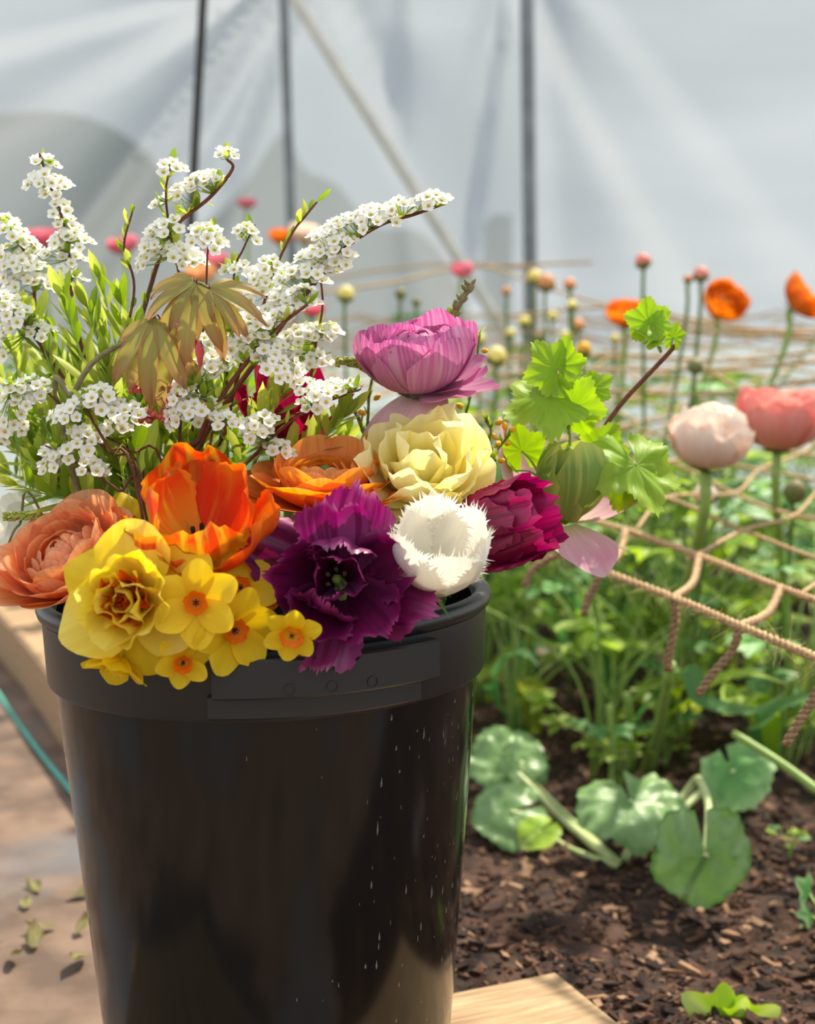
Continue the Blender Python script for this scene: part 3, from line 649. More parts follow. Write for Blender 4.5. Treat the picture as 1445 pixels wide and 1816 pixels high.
# --- daffodils
daffodil('yellow daffodil facing out with an orange cup, right of the double daffodil', P(348, 1068, .92), SV(.08, .12, .95), .0285, .5, cup_r=.27)
daffodil('yellow daffodil half hidden under the plum tulip, orange cup low', P(412, 1115, .935), SV(.5, -.12, .85), .030, .2, cup_r=.28)
daffodil('yellow daffodil seen from behind, hanging lowest over the bucket', P(212, 1165, .94), SV(-.2, -.75, .35), .026, .8, cup='yellow', back=25, cup_h=.4)
daffodil('small yellow daffodil with a narrow orange cup hanging against the bucket', P(325, 1172, .93), SV(.12, -.1, .95), .0185, .3, cup_r=.34, cup_h=.45)
daffodil('small golden daffodil peeping from under the plum tulip', P(518, 1124, .92), SV(0, -.3, .92), .0185, .25, cup_r=.42, cup_h=.22)
daffodil('yellow daffodil tucked between the peach ranunculus and the flame tulip', P(238, 945, 1.07), SV(.1, .6, .6), .034, .9)
daffodil('yellow daffodil in the shade below the flame tulip', P(325, 1010, .97), SV(.0, -.1, .9), .028, .1)
daffodil('yellow daffodil with folded petals just left of the plum tulip', P(425, 1045, .96), SV(.2, .5, .8), .026, .7)
# --- orange ranunculi
b = P(578, 900, 1.06); ranunculus('ranunculus', 'open orange ranunculus in profile behind the plum tulip', b, SV(0, .95, .25), .043, M['orange_r'],
    [(5, .3, 150), (6, .45, 138), (7, .6, 122), (8, .75, 104), (9, .9, 86), (8, 1.05, 64), (8, 1.2, 36)], flat=.72)
b = P(425, 1015, 1.05); ranunculus('ranunculus', 'small orange ranunculus in shade beside the plum tulip', b, SV(.25, .35, .8), .028, M['orange_far'],
    [(5, .3, 150), (6, .5, 135), (7, .7, 115), (8, .9, 92), (8, 1.1, 70)])
# --- cream double tulip
ck = dict(nu=14, nv=14)
b = P(748, 868, 1.07); tulip('double_tulip', 'pale yellow double tulip with wavy petals above the white fringed tulip', b, SV(.04, .72, .58), [
    (3, 0.3, 'cream', dict(L=.040, W=.036, e0=R(55), e1=R(130), kap=40, peak=.65, rnd_=.3, ruffle=.06, rf=1, **ck)),
    (4, 1.0, 'cream', dict(L=.056, W=.048, e0=R(40), e1=R(108), kap=24, peak=.65, rnd_=.3, ruffle=.09, rf=1.2, jit=.25, **ck)),
    (5, 0.1, 'cream', dict(L=.067, W=.058, e0=R(20), e1=R(94), kap=18, peak=.66, rnd_=.3, ruffle=.09, rf=1.2, jit=.2, notch=.04, **ck)),
    (5, 0.6, 'cream', dict(L=.071, W=.064, e0=R(6), e1=R(80), kap=14, peak=.66, rnd_=.3, ruffle=.085, rf=1.2, jit=.2, notch=.04, **ck)),
    (4, R(180), 'cream', dict(L=.062, W=.056, e0=R(-10), e1=R(52), kap=14, peak=.62, rnd_=.36, ruffle=.06, rf=1, jit=.3, **ck))], stam=False, spin=R(20))
# --- mauve ranunculus
b = P(752, 692, 1.12); root, Mx = ranunculus('ranunculus', 'large mauve-pink ranunculus standing highest in the bucket, veined petals', b, SV(-.14, .9, .22), .041, M['mauve'],
    [(4, .2, 160), (5, .33, 156), (6, .46, 150), (6, .6, 138), (6, .74, 128), (6, .88, 116), (6, 1.0, 104), (5, 1.08, 96)], flat=1.0, spin=.3)
axm = Mx.to_3x3()
for k, (az, e0, e1, L, Wd) in enumerate(((R(-20), -8, 35, .058, .05), (R(20), -6, 40, .058, .05), (R(-55), -14, 20, .056, .046), (R(0), -20, 12, .06, .05))):
    # the outermost petals flare to the right
    Mz = Mx.to_3x3().inverted() @ SV(math.cos(az), 0, -math.sin(az)); aa = math.atan2(Mz.y, Mz.x)
    single(root, Mx, 'petal', 'mauve', aa, (0, 0), (0, 0, 0), L=L, W=Wd, e0=R(e0), e1=R(e1), kap=16, nu=12, nv=10, peak=.66, ruffle=.04, rf=.9)
Mz = Mx.to_3x3().inverted() @ SV(-.55, 0, .85); aa = math.atan2(Mz.y, Mz.x)
single(root, Mx, 'petal', 'mauve_pale', aa, (0, 0), (0, 0, -.002), 'pale dusty pink outer petal hanging down', L=.08, W=.082, e0=R(-5), e1=R(-62), kap=-10, nu=12, nv=10, peak=.6, base=.5, ruffle=.03, rf=.7)
# --- plum parrot tulip, wide open
pk = dict(nu=20, nv=34, peak=.68, base=.34, rnd_=.2)
b = P(600, 1030, .975); tulip('parrot_tulip', 'wide open plum-purple parrot tulip with torn petals at the front rim', b, SV(-.02, .22, .92), [
    (3, R(40), ['plum', 'plum', 'plum_light'], dict(L=.050, W=.046, e0=R(42), e1=R(98), kap=22, ruffle=.07, rf=1.2, frill=.08, jit=.25, **pk)),
    (5, R(10), ['plum', 'plum_light', 'plum', 'plum', 'plum'], dict(L=.064, W=.052, e0=R(14), e1=R(66), kap=16, ruffle=.07, rf=1.1, frill=.08, jit=.15, tilt=.16, nvar=5, **pk)),
    (4, R(50), ['plum_light', 'plum', 'plum_light', 'plum'], dict(L=.072, W=.052, e0=R(2), e1=R(34), kap=8, ruffle=.08, rf=1.1, frill=.08, jit=.25, tilt=.12, nvar=4, **pk)),
    (2, R(60), ['plum_light', 'plum'], dict(L=.062, W=.054, e0=R(22), e1=R(150), kap=18, ruffle=.06, rf=1.1, frill=.07, jit=.2, epow=1.6, nvar=2, **pk))], stam='stamen_b', spin=R(15))
# --- white fringed tulip
wk = dict(nu=14, nv=12, fringe=.11, frill=.03)
b = P(772, 1040, .99); tulip('fringed_tulip', 'white tulip with fringed edges between the two purple tulips', b, SV(.03, .84, .5), [
    (3, R(90), 'white', dict(L=.074, W=.058, e0=R(4), e1=R(102), kap=28, peak=.6, base=.4, rnd_=.32, ruffle=.012, epow=.8, **wk)),
    (3, R(30), 'white', dict(L=.072, W=.056, e0=R(8), e1=R(104), kap=30, peak=.6, base=.4, rnd_=.32, ruffle=.012, epow=.8, **wk))], spin=R(10), stam=False)
# --- magenta parrot tulip lying to the right
mk_ = dict(nu=18, nv=18, peak=.62, base=.34, rnd_=.24, ruffle=.04, rf=1.5, frill=.06)
b = P(778, 965, 1.06); tulip('parrot_tulip', 'dark magenta parrot tulip lying sideways over the right rim', b, SV(.88, .3, .28), [
    (3, R(10), 'magenta', dict(L=.093, W=.07, e0=R(45), e1=R(98), kap=26, epow=.6, **mk_)),
    (3, R(70), 'magenta', dict(L=.096, W=.074, e0=R(30), e1=R(98), kap=24, epow=.5, **mk_)),
    (2, R(200), 'magenta', dict(L=.084, W=.066, e0=R(25), e1=R(84), kap=20, epow=.5, **mk_))], stam=False)
# --- green and pink tulip
gk = dict(nu=14, nv=10)
b = P(1000, 925, 1.16); root, Mx = tulip('green_tulip', 'half closed green and pink tulip at the right end of the bunch', b, SV(.02, .92, .3), [
    (3, R(-60), 'green_tulip', dict(L=.088, W=.056, e0=R(20), e1=R(140), kap=34, peak=.62, base=.4, rnd_=.34, ruffle=.03, rf=2, epow=1, **gk)),
    (3, R(0), 'green_tulip', dict(L=.082, W=.05, e0=R(25), e1=R(150), kap=36, peak=.62, base=.4, rnd_=.34, ruffle=.03, rf=2, **gk))], stam=False)
for rgt, tow, L, e0, e1 in ((-.85, -.45, .1, 30, 82), (.85, -.35, .09, 0, 74), (.4, .85, .06, -24, -14)):
    Mz = Mx.to_3x3().inverted() @ SV(rgt, 0, tow); aa = math.atan2(Mz.y, Mz.x)
    single(root, Mx, 'petal', 'pink_tulip', aa, label='pink outer petal', r0=.008, L=L, W=.056, e0=R(e0), e1=R(e1), kap=12, nu=12, nv=10, peak=.6, rnd_=.4, ruffle=.03, point=.3)
# --- crimson tulip behind the blossom
b = P(515, 790, 1.14); tulip('parrot_tulip', 'crimson ragged tulip half hidden behind the white blossom', b, SV(.05, .95, .2), [
    (3, R(20), 'crimson', dict(L=.072, W=.042, e0=R(40), e1=R(100), kap=20, nu=12, nv=12, ruffle=.07, rf=2.2, frill=.07)),
    (4, R(70), 'crimson', dict(L=.066, W=.046, e0=R(10), e1=R(84), kap=16, nu=12, nv=12, ruffle=.07, rf=2.2, frill=.07))], stam=False)
# --- pale tulips peeping through
b = P(560, 850, 1.14); tulip('cream_tulip', 'cream tulip showing only its upper petals above the orange ranunculus', b, SV(-.05, .9, .3), [
    (3, R(20), 'cream', dict(L=.042, W=.04, e0=R(30), e1=R(95), kap=20, nu=10, nv=8, ruffle=.05)),
    (4, R(70), 'cream', dict(L=.044, W=.04, e0=R(5), e1=R(70), kap=18, nu=10, nv=8, ruffle=.05))], stam=False)
b = P(45, 965, 1.17); tulip('pale_tulip', 'pale greenish white tulip behind the peach ranunculus', b, SV(-.4, .6, .3), [
    (3, R(20), 'white', dict(L=.05, W=.034, e0=R(30), e1=R(90), kap=20, nu=10, nv=8, ruffle=.04)),
    (3, R(80), 'white', dict(L=.05, W=.036, e0=R(5), e1=R(60), kap=16, nu=10, nv=8, ruffle=.04))], stam=False)
b = P(610, 760, 1.17)
# --- broad tulip leaves inside the rim
tl = [(800, 1100, .99, (700, 1010, 1.02), 'short pointed tulip leaf over the rim below the white tulip', .018), (850, 1010, 1.02, (700, 1120, 1.06), 'tulip leaf lying along the inside of the right rim', .022),
      (895, 985, 1.06, (730, 1080, 1.08), 'narrow tulip leaf under the magenta tulip', .02), (700, 960, 1.03, (680, 1090, 1.08), 'upright tulip leaf behind the white fringed tulip', .022),
      (660, 1085, .99, (600, 1060, 1.05), 'shaded tulip leaf under the plum tulip', .02)]
def strap(name, label, cat, pts, Wd, mat, group=None, thick=.35):
    pts = smoothline(pts, 6); V = []; F = []; U = []; n = len(pts)
    for i, p_ in enumerate(pts):
        t = (pts[min(i + 1, n - 1)] - pts[max(i - 1, 0)]).normalized(); side = t.cross(Vector((0, -.5, .8))).normalized(); nn = side.cross(t)
        u = i / (n - 1); ww = Wd * (.35 + .65 * math.sin(math.pi * min(1, u * 1.1 + .05))) * (1 - u ** 6)
        for j in range(7):
            v = -1 + j / 3; V.append(p_ + side * v * ww / 2 + nn * thick * ww * .5 * v * v); U.append((u, j / 6))
    for i in range(n - 1):
        for j in range(6): F.append((i * 7 + j, i * 7 + j + 1, (i + 1) * 7 + j + 1, (i + 1) * 7 + j))
    o = ob(name, mesh(name, V, F, mat, U)); tag(o, label, cat, group); return o
for (x, y, Y, (x2, y2, Y2), lb, wd) in tl:
    a, c = P(x, y, Y), P(x2, y2, Y2); mid = a.lerp(c, .5) + Vector((0, 0, .012))
    strap('tulip_leaf', lb, 'leaf', [into_bucket(c), c, mid, a], wd, M['leaf_tulip'])
# ================================================================== blossom branches and greenery in the bucket
# --- spirea: one floret (five petals and an eye), shared by every blossom
def floret(seed):
    mb = MB(); rg = random.Random(seed); s = .0050
    for k in range(5):
        V, F, U = petal(s, s * .95, R(12), R(rg.uniform(15, 50)), kap=60, nu=3, nv=4, peak=.6, base=.35, rnd_=.35, seed=rg.randrange(9999), r0=.0006)
        mb.xf(V, F, U, Matrix.Rotation(2 * math.pi * k / 5 + rg.uniform(-.1, .1), 4, 'Z') , 0)
    V, F = lathe([(0, -.0006), (.0011, .0), (.0013, .0006), (.0006, .0012), (0, .0013)], 6); mb.add(V, F, None, 1)
    return mb.mesh('blossom', [M['spirea'], M['spirea_eye']])
FL = [floret(k) for k in range(5)]
def small_leaf(seed, L, Wd, mat): 
    rg = random.Random(seed); V, F, U = petal(L, Wd, R(rg.uniform(25, 45)), R(rg.uniform(-5, 25)), kap=-60 * .02 / Wd, nu=6, nv=4, peak=.5, base=.12, rnd_=.1, point=.9, seed=seed)
    return mesh('leaf', V, F, mat, U)
SL = [small_leaf(k, .017, .006, M['leaf' if k % 2 else 'leaf_dark']) for k in range(6)]          # spirea leaflets
LL = [small_leaf(20 + k, .034, .034 * .25, M[('leaf', 'leaf', 'leaf_dark')[k % 3]]) for k in range(6)]   # longer willow-like leaves
def point_on(pts, q):
    f = q * (len(pts) - 1); i = min(int(f), len(pts) - 2); return pts[i].lerp(pts[i + 1], f - i), (pts[i + 1] - pts[i]).normalized()
def aim(o, d, spin): o.rotation_euler = (Vector(d).to_track_quat('Z', 'Y').to_matrix() @ Matrix.Rotation(spin, 3, 'Z')).to_euler()
def aimx(o, d, upv=Vector((0, 0, 1)), roll=0):
    x = Vector(d).normalized(); y = upv.cross(x); y = y.normalized() if y.length > 1e-4 else Vector((0, 1, 0)); z = x.cross(y)
    m = Matrix((x, y, z)).transposed() @ Matrix.Rotation(roll, 3, 'X'); o.rotation_euler = m.to_euler()
def spray(label, pix, Y0, Y1, clusters, r=.0022, leaves=8, lo=.1, hi=1.0, whorl=3, bark='barkred', tipbuds=True, name='spirea_branch', into=True):
    """pix runs from the tip down; clusters: (x, y) in the photo's frame or a number from 0 at the foot to 1 at the tip"""
    n = len(pix); pts = [P(x, y, mix(Y1, Y0, i / (n - 1))) for i, (x, y) in enumerate(pix)][::-1]
    line = smoothline(([foot(pts[0])[0]] if into else []) + pts, 6); vis = smoothline(pts, 8)
    root, Mx = thing(name, label, 'branch', line[0], group='white blossom branches'); inv = Mx.inverted(); o0 = Vector(line[0])
    V, F, U = tube([p - o0 for p in line], r, r * .45, 6); ob('stem', mesh('stem', V, F, M[bark], U), root)
    stalks = MB()
    for c in clusters:
        if isinstance(c, tuple):
            best = min(range(len(vis)), key=lambda k: (P(c[0], c[1], vis[k].y) - vis[k]).length); p0 = vis[best]; cen = P(c[0], c[1], p0.y + ru(-.012, .008)); sz = c[2] if len(c) > 2 else 1
            if (cen - p0).length > .03: p0 = p0.lerp(cen, 1 - .028 / (cen - p0).length)
        else:
            p0, t = point_on(vis, c); sz = 1; side = Vector((ru(-1, 1), ru(-1, .4), ru(.2, 1))).normalized(); cen = p0 + side * .012
        out_ = (cen - p0) * .6 + Vector((ru(-.2, .2) * .02, -.005, .013)); out_.normalize()
        nf = int(ru(7, 10) * sz)
        for k in range(nf):
            a = k * 2.4; q = math.sqrt((k + .5) / nf); e1 = out_.orthogonal().normalized(); e2 = out_.cross(e1)
            off = (e1 * math.cos(a) + e2 * math.sin(a)) * q * .0115 * sz ** .5 + out_ * (.005 * (1 - q * q) + ru(-.001, .001))
            q3 = cen + off; nd = (out_ * .8 + off.normalized() * .5 * q + Vector((0, -.25, 0)))
            f = ob('blossom', random.choice(FL), root, q3 - o0, None, ru(.85, 1.15)); aim(f, nd, rnd() * 6)
            V, F, U = tube([p0 - o0, (p0.lerp(q3, .6) - o0) - out_ * .002, q3 - o0], .00035, .0003, 4); stalks.add(V, F, U)
        for k in range(whorl):
            a = rnd() * 6; e1 = out_.orthogonal().normalized(); e2 = out_.cross(e1)
            l = ob('leaf', random.choice(SL), root, p0 - o0, None, ru(.6, 1.1)); aimx(l, e1 * math.cos(a) + e2 * math.sin(a) + out_ * .3, Vector((0, 0, 1)), ru(-.6, .6))
    if stalks.V: ob('flower_stalks', stalks.mesh('flower_stalks', M['stem']), root)['kind'] = 'stuff'
    for k in range(leaves):
        p0, t = point_on(vis, ru(lo, hi)); s = Vector((ru(-1, 1), ru(-1, .6), ru(-.3, 1))).normalized()
        l = ob('leaf', random.choice(SL), root, p0 - o0, None, ru(.5, 1.1)); aimx(l, s + t * .7, Vector((0, 0, 1)), ru(-.6, .6))
    return root
B = 900  # lower end of the branches, inside the bunch
spray('white blossom branch at far left whose tip stands tallest there', [(70, 272), (82, 310), (108, 380), (122, 450), (130, 540), (165, 700), (230, B)], 1.17, 1.13, [(78, 290, .8), (72, 320), (98, 325), (95, 340), (108, 372, .6), (118, 400, .8), (112, 425), (140, 430), (100, 450), (125, 460), (80, 460), (128, 500, .8), (110, 490)])
spray('white blossom branch cut off by the left edge', [(-20, 380), (15, 410), (45, 450), (60, 500), (75, 620), (200, B)], 1.18, 1.15, [(5, 395, .8), (20, 410), (42, 430), (50, 455), (30, 470), (62, 475), (10, 480), (40, 500), (15, 520), (75, 505), (5, 455)])
spray('low white blossom branch at the left edge under the taller ones', [(-30, 540), (30, 560), (70, 610), (130, 700), (230, B)], 1.16, 1.12, [(5, 535), (25, 555), (50, 575), (70, 590), (20, 580), (45, 690), (20, 710), (5, 620)])
spray('white blossom branch curving up to a single high cluster beside the dark pole', [(402, 282), (412, 300), (372, 350), (312, 400), (282, 460), (245, 580), (200, 690), (240, B)], 1.15, 1.12, [(404, 278, .7), (362, 318), (375, 325, .8), (352, 322, .7), (328, 340, .7), (310, 345, .4)], leaves=14, r=.0026)
spray('slender white blossom twig left of the dark pole with a small top cluster', [(302, 296), (294, 340), (300, 400), (318, 490), (330, 600), (320, B)], 1.13, 1.1, [(302, 300, .7), (290, 362, .7), (282, 408), (305, 405, .8), (270, 430), (295, 450), (318, 455), (340, 460), (262, 460), (335, 455, .7)], r=.0017, leaves=14)
spray('nearly bare dark twig with tiny leaves among the blossom', [(238, 366), (222, 420), (222, 450), (238, 510), (225, 640), (260, B)], 1.12, 1.1, [], r=.0016, leaves=16)
spray('white blossom twig ending in a dense cluster right of the dark pole', [(375, 415), (368, 450), (364, 540), (350, 700), (340, B)], 1.12, 1.09, [(362, 412), (375, 430), (352, 425, .7), (358, 610), (350, 660), (375, 655), (330, 680), (348, 720), (325, 735), (385, 735), (365, 745)], r=.0015)
spray('thin white blossom twig with red buds at its top', [(452, 398), (432, 440), (416, 480), (412, 560), (400, 700), (390, B)], 1.14, 1.1, [(436, 412, .6), (442, 425, .5), (412, 478, .7), (428, 482, .6), (420, 618), (405, 610), (440, 600), (430, 575)], r=.0014)
spray('bare-tipped twig with green buds standing between blossom clusters', [(562, 358), (540, 385), (520, 410), (495, 460), (478, 500), (466, 545), (430, 640), (400, 760), (380, B)], 1.13, 1.09, [(462, 490), (478, 500, .7), (455, 520, .7), (480, 470, .6), (455, 565), (470, 590)], r=.0018, leaves=16, lo=.5)
spray('long white blossom branch reaching furthest to the right', [(785, 362), (735, 380), (672, 400), (602, 448), (556, 505), (505, 570), (455, 640), (400, 715), (355, 790), (330, B)], 1.1, 1.08, [(770, 358, .9), (745, 362, .5), (705, 368, .7), (690, 395, .5), (660, 378), (635, 392), (655, 395, .8), (612, 395), (592, 410), (575, 418), (605, 435), (580, 445), (565, 455), (548, 455), (605, 462), (555, 482), (532, 490), (510, 490), (575, 490), (500, 525), (520, 545), (540, 540), (485, 545), (505, 560)], r=.0025, leaves=14, lo=.3)
spray('white blossom twig hanging below the long right-hand branch', [(565, 470), (572, 540), (560, 610), (545, 690), (500, 780), (440, B)], 1.13, 1.1, [(590, 470, .8), (560, 500, .7), (582, 590), (570, 598, .6), (540, 590), (522, 600), (560, 640, .7), (505, 620), (515, 645)], r=.0017)
spray('white blossom branch slanting across the middle above the orange tulip', [(545, 540), (500, 575), (440, 640), (395, 700), (355, 775), (330, B)], 1.08, 1.05, [(530, 520, .7), (470, 575), (500, 560), (455, 600), (480, 620), (520, 660, .7), (490, 655), (465, 640)], r=.0026, leaves=10)
spray('white blossom twig in front of the crimson tulip', [(640, 690), (600, 705), (560, 720), (500, 760), (430, 830), (380, B)], 1.08, 1.06, [(620, 690, .7), (590, 690), (570, 700), (545, 690), (555, 720), (465, 750), (470, 790), (495, 800, .7), (455, 770, .8), ], r=.0015, leaves=6)
spray('white blossom twig with a wide flat row of clusters left of the maple leaves', [(235, 735), (190, 720), (150, 715), (190, 790), (250, B)], 1.06, 1.05, [(155, 705), (175, 715), (195, 725), (215, 730), (235, 735, .8), (180, 700, .8), (160, 725), (120, 735, .8), (105, 740, .6)], r=.0015)
spray('small white blossom twig just above the peach ranunculus', [(80, 790), (110, 805), (150, 830), (210, 870), (260, B + 20)], 1.07, 1.06, [(95, 805), (110, 815, .8), (90, 825, .6), (160, 832, .8), (175, 840, .6)], r=.0014)
spray('white blossom twig low in the leaves behind the tulip', [(130, 780), (170, 770), (230, 800), (300, 880)], 1.1, 1.06, [(150, 780), (170, 770, .7), (205, 760, .8), (230, 750), (135, 800, .5)], r=.0014)
spray('white blossom twig low on the left among bright leaves', [(20, 690), (60, 680), (110, 720), (190, 800), (260, B)], 1.09, 1.07, [(35, 690), (55, 685), (25, 710), (45, 705), (65, 705, .7), (5, 760, .8), (30, 750, .7)], r=.0014)
spray('white blossom twig between the maple leaves and the tulip', [(345, 690), (380, 730), (400, 770), (370, 860)], 1.06, 1.05, [(335, 725), (310, 735), (350, 710), (375, 735), (400, 750, .7), (320, 700, .7), (390, 640, .8), (370, 650)], r=.0014)

# --- leafy green shoots
def shoot(label, pix, Y0, Y1, n, lm=LL, smin=.6, smax=1.3, stem='stem', r=.0014, name='leafy_shoot', grp='green leafy shoots in the bucket', up=.5, into=True):
    k_ = len(pix); pts = [P(x, y, mix(Y1, Y0, i / (k_ - 1))) for i, (x, y) in enumerate(pix)][::-1]
    line = smoothline((foot(pts[0]) if into else []) + pts, 6); vis = smoothline(pts, 8)
    root, Mx = thing(name, label, 'shoot', line[0], group=grp); o0 = line[0]
    V, F, U = tube([p - o0 for p in line], r, r * .5, 5); ob('stem', mesh('stem', V, F, M[stem], U), root)
    for k in range(n):
        q = (k + .5) / n; p0, t = point_on(vis, q ** .8); a = k * 2.4 + rnd(); e1 = t.orthogonal().normalized(); e2 = t.cross(e1)
        s = e1 * math.cos(a) + e2 * math.sin(a)
        l = ob('leaf', random.choice(lm), root, p0 - o0, None, ru(smin, smax) * (1.1 - .4 * q)); aimx(l, s * (1 - .5 * q) + t * up, Vector((0, 0, 1)), ru(-.5, .5))
    p0, t = point_on(vis, 1)
    for k in range(3): l = ob('leaf', random.choice(lm), root, p0 - o0, None, ru(smin, smax) * .7); aimx(l, t + Vector((ru(-.4, .4), ru(-.4, .4), 0)), Vector((0, -1, .3)))
    return root
tips = [(180, 500, 'with broad pale leaves fanning out'), (155, 545, 'with upright narrow leaves'), (60, 560, 'half lost in the blossom'), (95, 600, 'at left with long drooping leaves'), (20, 620, 'touching the left edge'),
        (215, 540, 'just behind the bare twig'), (140, 640, 'crossing the maple twig'), (190, 650, 'under the maple leaves'), (60, 700, 'at the lower left of the blossom'), (10, 790, 'low at the left edge'),
        (120, 760, 'above the small low blossom'), (200, 760, 'with one bright yellow leaf'), (30, 860, 'beside the peach ranunculus'), (250, 700, 'under the red maple flowers'), (300, 760, 'just left of the flame tulip'),
        (420, 690, 'right of the maple leaves'), (450, 740, 'above the flame tulip'), (400, 590, 'behind the maple leaf tips'), (300, 640, 'between maple leaves'), (540, 640, 'below the hanging blossom twig'),
        (250, 830, 'over the peach ranunculus'), (130, 850, 'spreading over the peach ranunculus'), (180, 590, 'in the thick of the foliage'), (110, 530, 'behind the tallest left blossom'), (240, 610, 'deep in the foliage'), (40, 770, 'in the shadow at left'), (350, 800, 'right behind the flame tulip'),
        (610, 740, 'left of the cream tulip'), (600, 790, 'in the gap above the orange ranunculus'), (500, 700, 'around the crimson tulip'), (160, 720, 'behind the flat row of blossom'), (80, 830, 'just above the peach petals'), (330, 560, 'behind the hanging maple leaf'),
        (5, 680, 'deep in the shade at the left edge'), (35, 640, 'back in the shade at left'), (75, 740, 'behind the low left blossom'), (15, 840, 'darkest at the far left'), (110, 690, 'filling the gap by the maple twig'), (60, 800, 'low in the shade above the peach petals'), (145, 790, 'in the gap under the flat row of blossom'), (230, 770, 'in the gap left of the flame tulip'), (430, 650, 'deep among the blossom stems'), (380, 700, 'behind the blossom over the flame tulip')]
for k, (x, y, w_) in enumerate(tips):
    ft = (mix(x, 300, .55), mix(y, 920, .75)); mid = (mix(x, ft[0], .35) + ru(-15, 15), mix(y, ft[1], .45)); Y1 = ru(1.2, 1.28) if k > 32 else (ru(1.08, 1.2) if y < 720 else ru(1.1, 1.18))
    shoot('bright green leafy shoot ' + w_, [(x, y), mid, ft], Y1, Y1 + ru(-.02, .03), random.choice((20, 23, 26)), smin=.65, smax=1.45)

# --- maple twig with drooping young leaves
def maple_leaf(seed, L):
    mb = MB(); rg = random.Random(seed)
    for k, (a, s) in enumerate(((-62, .5), (-31, .85), (0, 1), (31, .85), (62, .5))):
        V, F, U = petal(L * s, L * .21 * s, R(8), R(-55 - rg.uniform(0, 25)), kap=120 * .04 / L, nu=12, nv=6, peak=.42, base=.18, rnd_=.08, point=1.0, frill=.02, ruffle=.02, seed=rg.randrange(9999))
        mb.xf(V, F, U, Matrix.Rotation(R(a), 4, 'Z'))
    return mb.mesh('leaf', M['maple'])
line = smoothline([into_bucket(P(150, 800, 1.1)), P(112, 760, 1.085), P(130, 700, 1.07), P(168, 640, 1.06), P(240, 597, 1.05), P(300, 560, 1.045), P(345, 505, 1.04), P(372, 512, 1.04)], 8)
root, Mx = thing('maple_twig', 'maple twig with drooping pinkish brown young leaves', 'branch', line[0]); o0 = line[0]
V, F, U = tube([p - o0 for p in line], .0028, .0011, 7); ob('stem', mesh('stem', V, F, M['barkgrey'], U), root)
for k, ((x, y, Y), (dx, dy, dz), L) in enumerate((((272, 565, 1.035), (-.1, -.85, .3), .075), ((345, 500, 1.03), (-.85, -.4, .3), .055), ((345, 505, 1.03), (-.15, -.9, .3), .07), ((372, 512, 1.03), (.9, -.3, .25), .055), ((272, 570, 1.045), (.1, -.95, .15), .08), ((372, 514, 1.04), (.2, -.9, .3), .06))):
    c = P(x, y, Y); near = min(line, key=lambda q: (q - c).length)
    l = ob('leaf', maple_leaf(40 + k, L), root, c - o0); aimx(l, SV(dx, dy, dz), SV(0, .5, .8))
    V, F, U = tube(smoothline([near - o0, near.lerp(c, .5) - o0 + Vector((0, 0, .004)), c - o0], 3), .0007, .0007, 5); ob('leaf_stalk', mesh('leaf_stalk', V, F, M['barkred'], U), root)
for k, (x, y) in enumerate(((270, 735), (300, 690), (248, 690), (310, 712), (283, 738), (262, 745), (300, 735))):
    c = P(x, y, 1.05); V, F = lathe([(0, -.004), (.002, -.003), (.0032, 0), (.002, .003), (0, .004)], 7)
    mb = MB()
    for q in range(7): mb.xf(V, F, None, Matrix.Translation((ru(-.006, .006), ru(-.004, .004), ru(-.003, .003))) @ Euler((rnd() * 3, rnd() * 3, 0)).to_matrix().to_4x4() @ Matrix.Scale(.75, 4))
    V, F, U = tube([Vector((0, 0, 0)), Vector((ru(-.01, .01), .006, .02)), min(line, key=lambda q: (q - c).length) * 0 + Vector((.004, .012, .035))], .0006, .0005, 4); mb.add(V, F, U)
    ob('flower_tassel', mb.mesh('flower_tassel', M['redbud']), root, c - o0)
l = ob('leaf', mesh('leaf', *(lambda r_: (r_[0], r_[1], M['maple_red'], r_[2]))(petal(.03, .012, R(10), R(-40), kap=80, nu=8, nv=5, point=.9, seed=2))), root, P(338, 590, 1.04) - o0); aimx(l, SV(.4, -.8, .2)); l['label'] = 'crimson young leaf'

# --- woody twig with downy buds behind the mauve ranunculus
line = smoothline([into_bucket(P(740, 800, 1.15)), P(770, 700, 1.16), P(795, 585, 1.16), P(815, 540, 1.16), P(837, 503, 1.16)], 8); root, Mx = thing('budded_twig', 'cut grey twig with downy buds behind the mauve ranunculus', 'branch', line[0]); o0 = line[0]
V, F, U = tube([p - o0 for p in line], .0026, .0022, 7); ob('stem', mesh('stem', V, F, M['barkgrey'], U), root)
V, F = lathe([(0, 0), (.0018, .002), (.0022, .005), (.0012, .008), (0, .0095)], 7); bm_ = mesh('bud', V, F, M['barkgrey']); vis = line[14:]
for k in range(16):
    p0, t = point_on(vis, ru(.15, .97)); d = Vector((ru(-1, 1), ru(-.8, .5), ru(.1, .8))); o = ob('bud', bm_, root, p0 - o0, None, ru(.6, 1.1)); aim(o, d + t * .6, 0)
for k in range(8):
    p0, t = point_on(vis, ru(.05, .4)); l = ob('leaf', random.choice(SL), root, p0 - o0, None, ru(.6, 1)); aimx(l, Vector((ru(-1, 1), ru(-1, .3), ru(.2, 1))) + t)

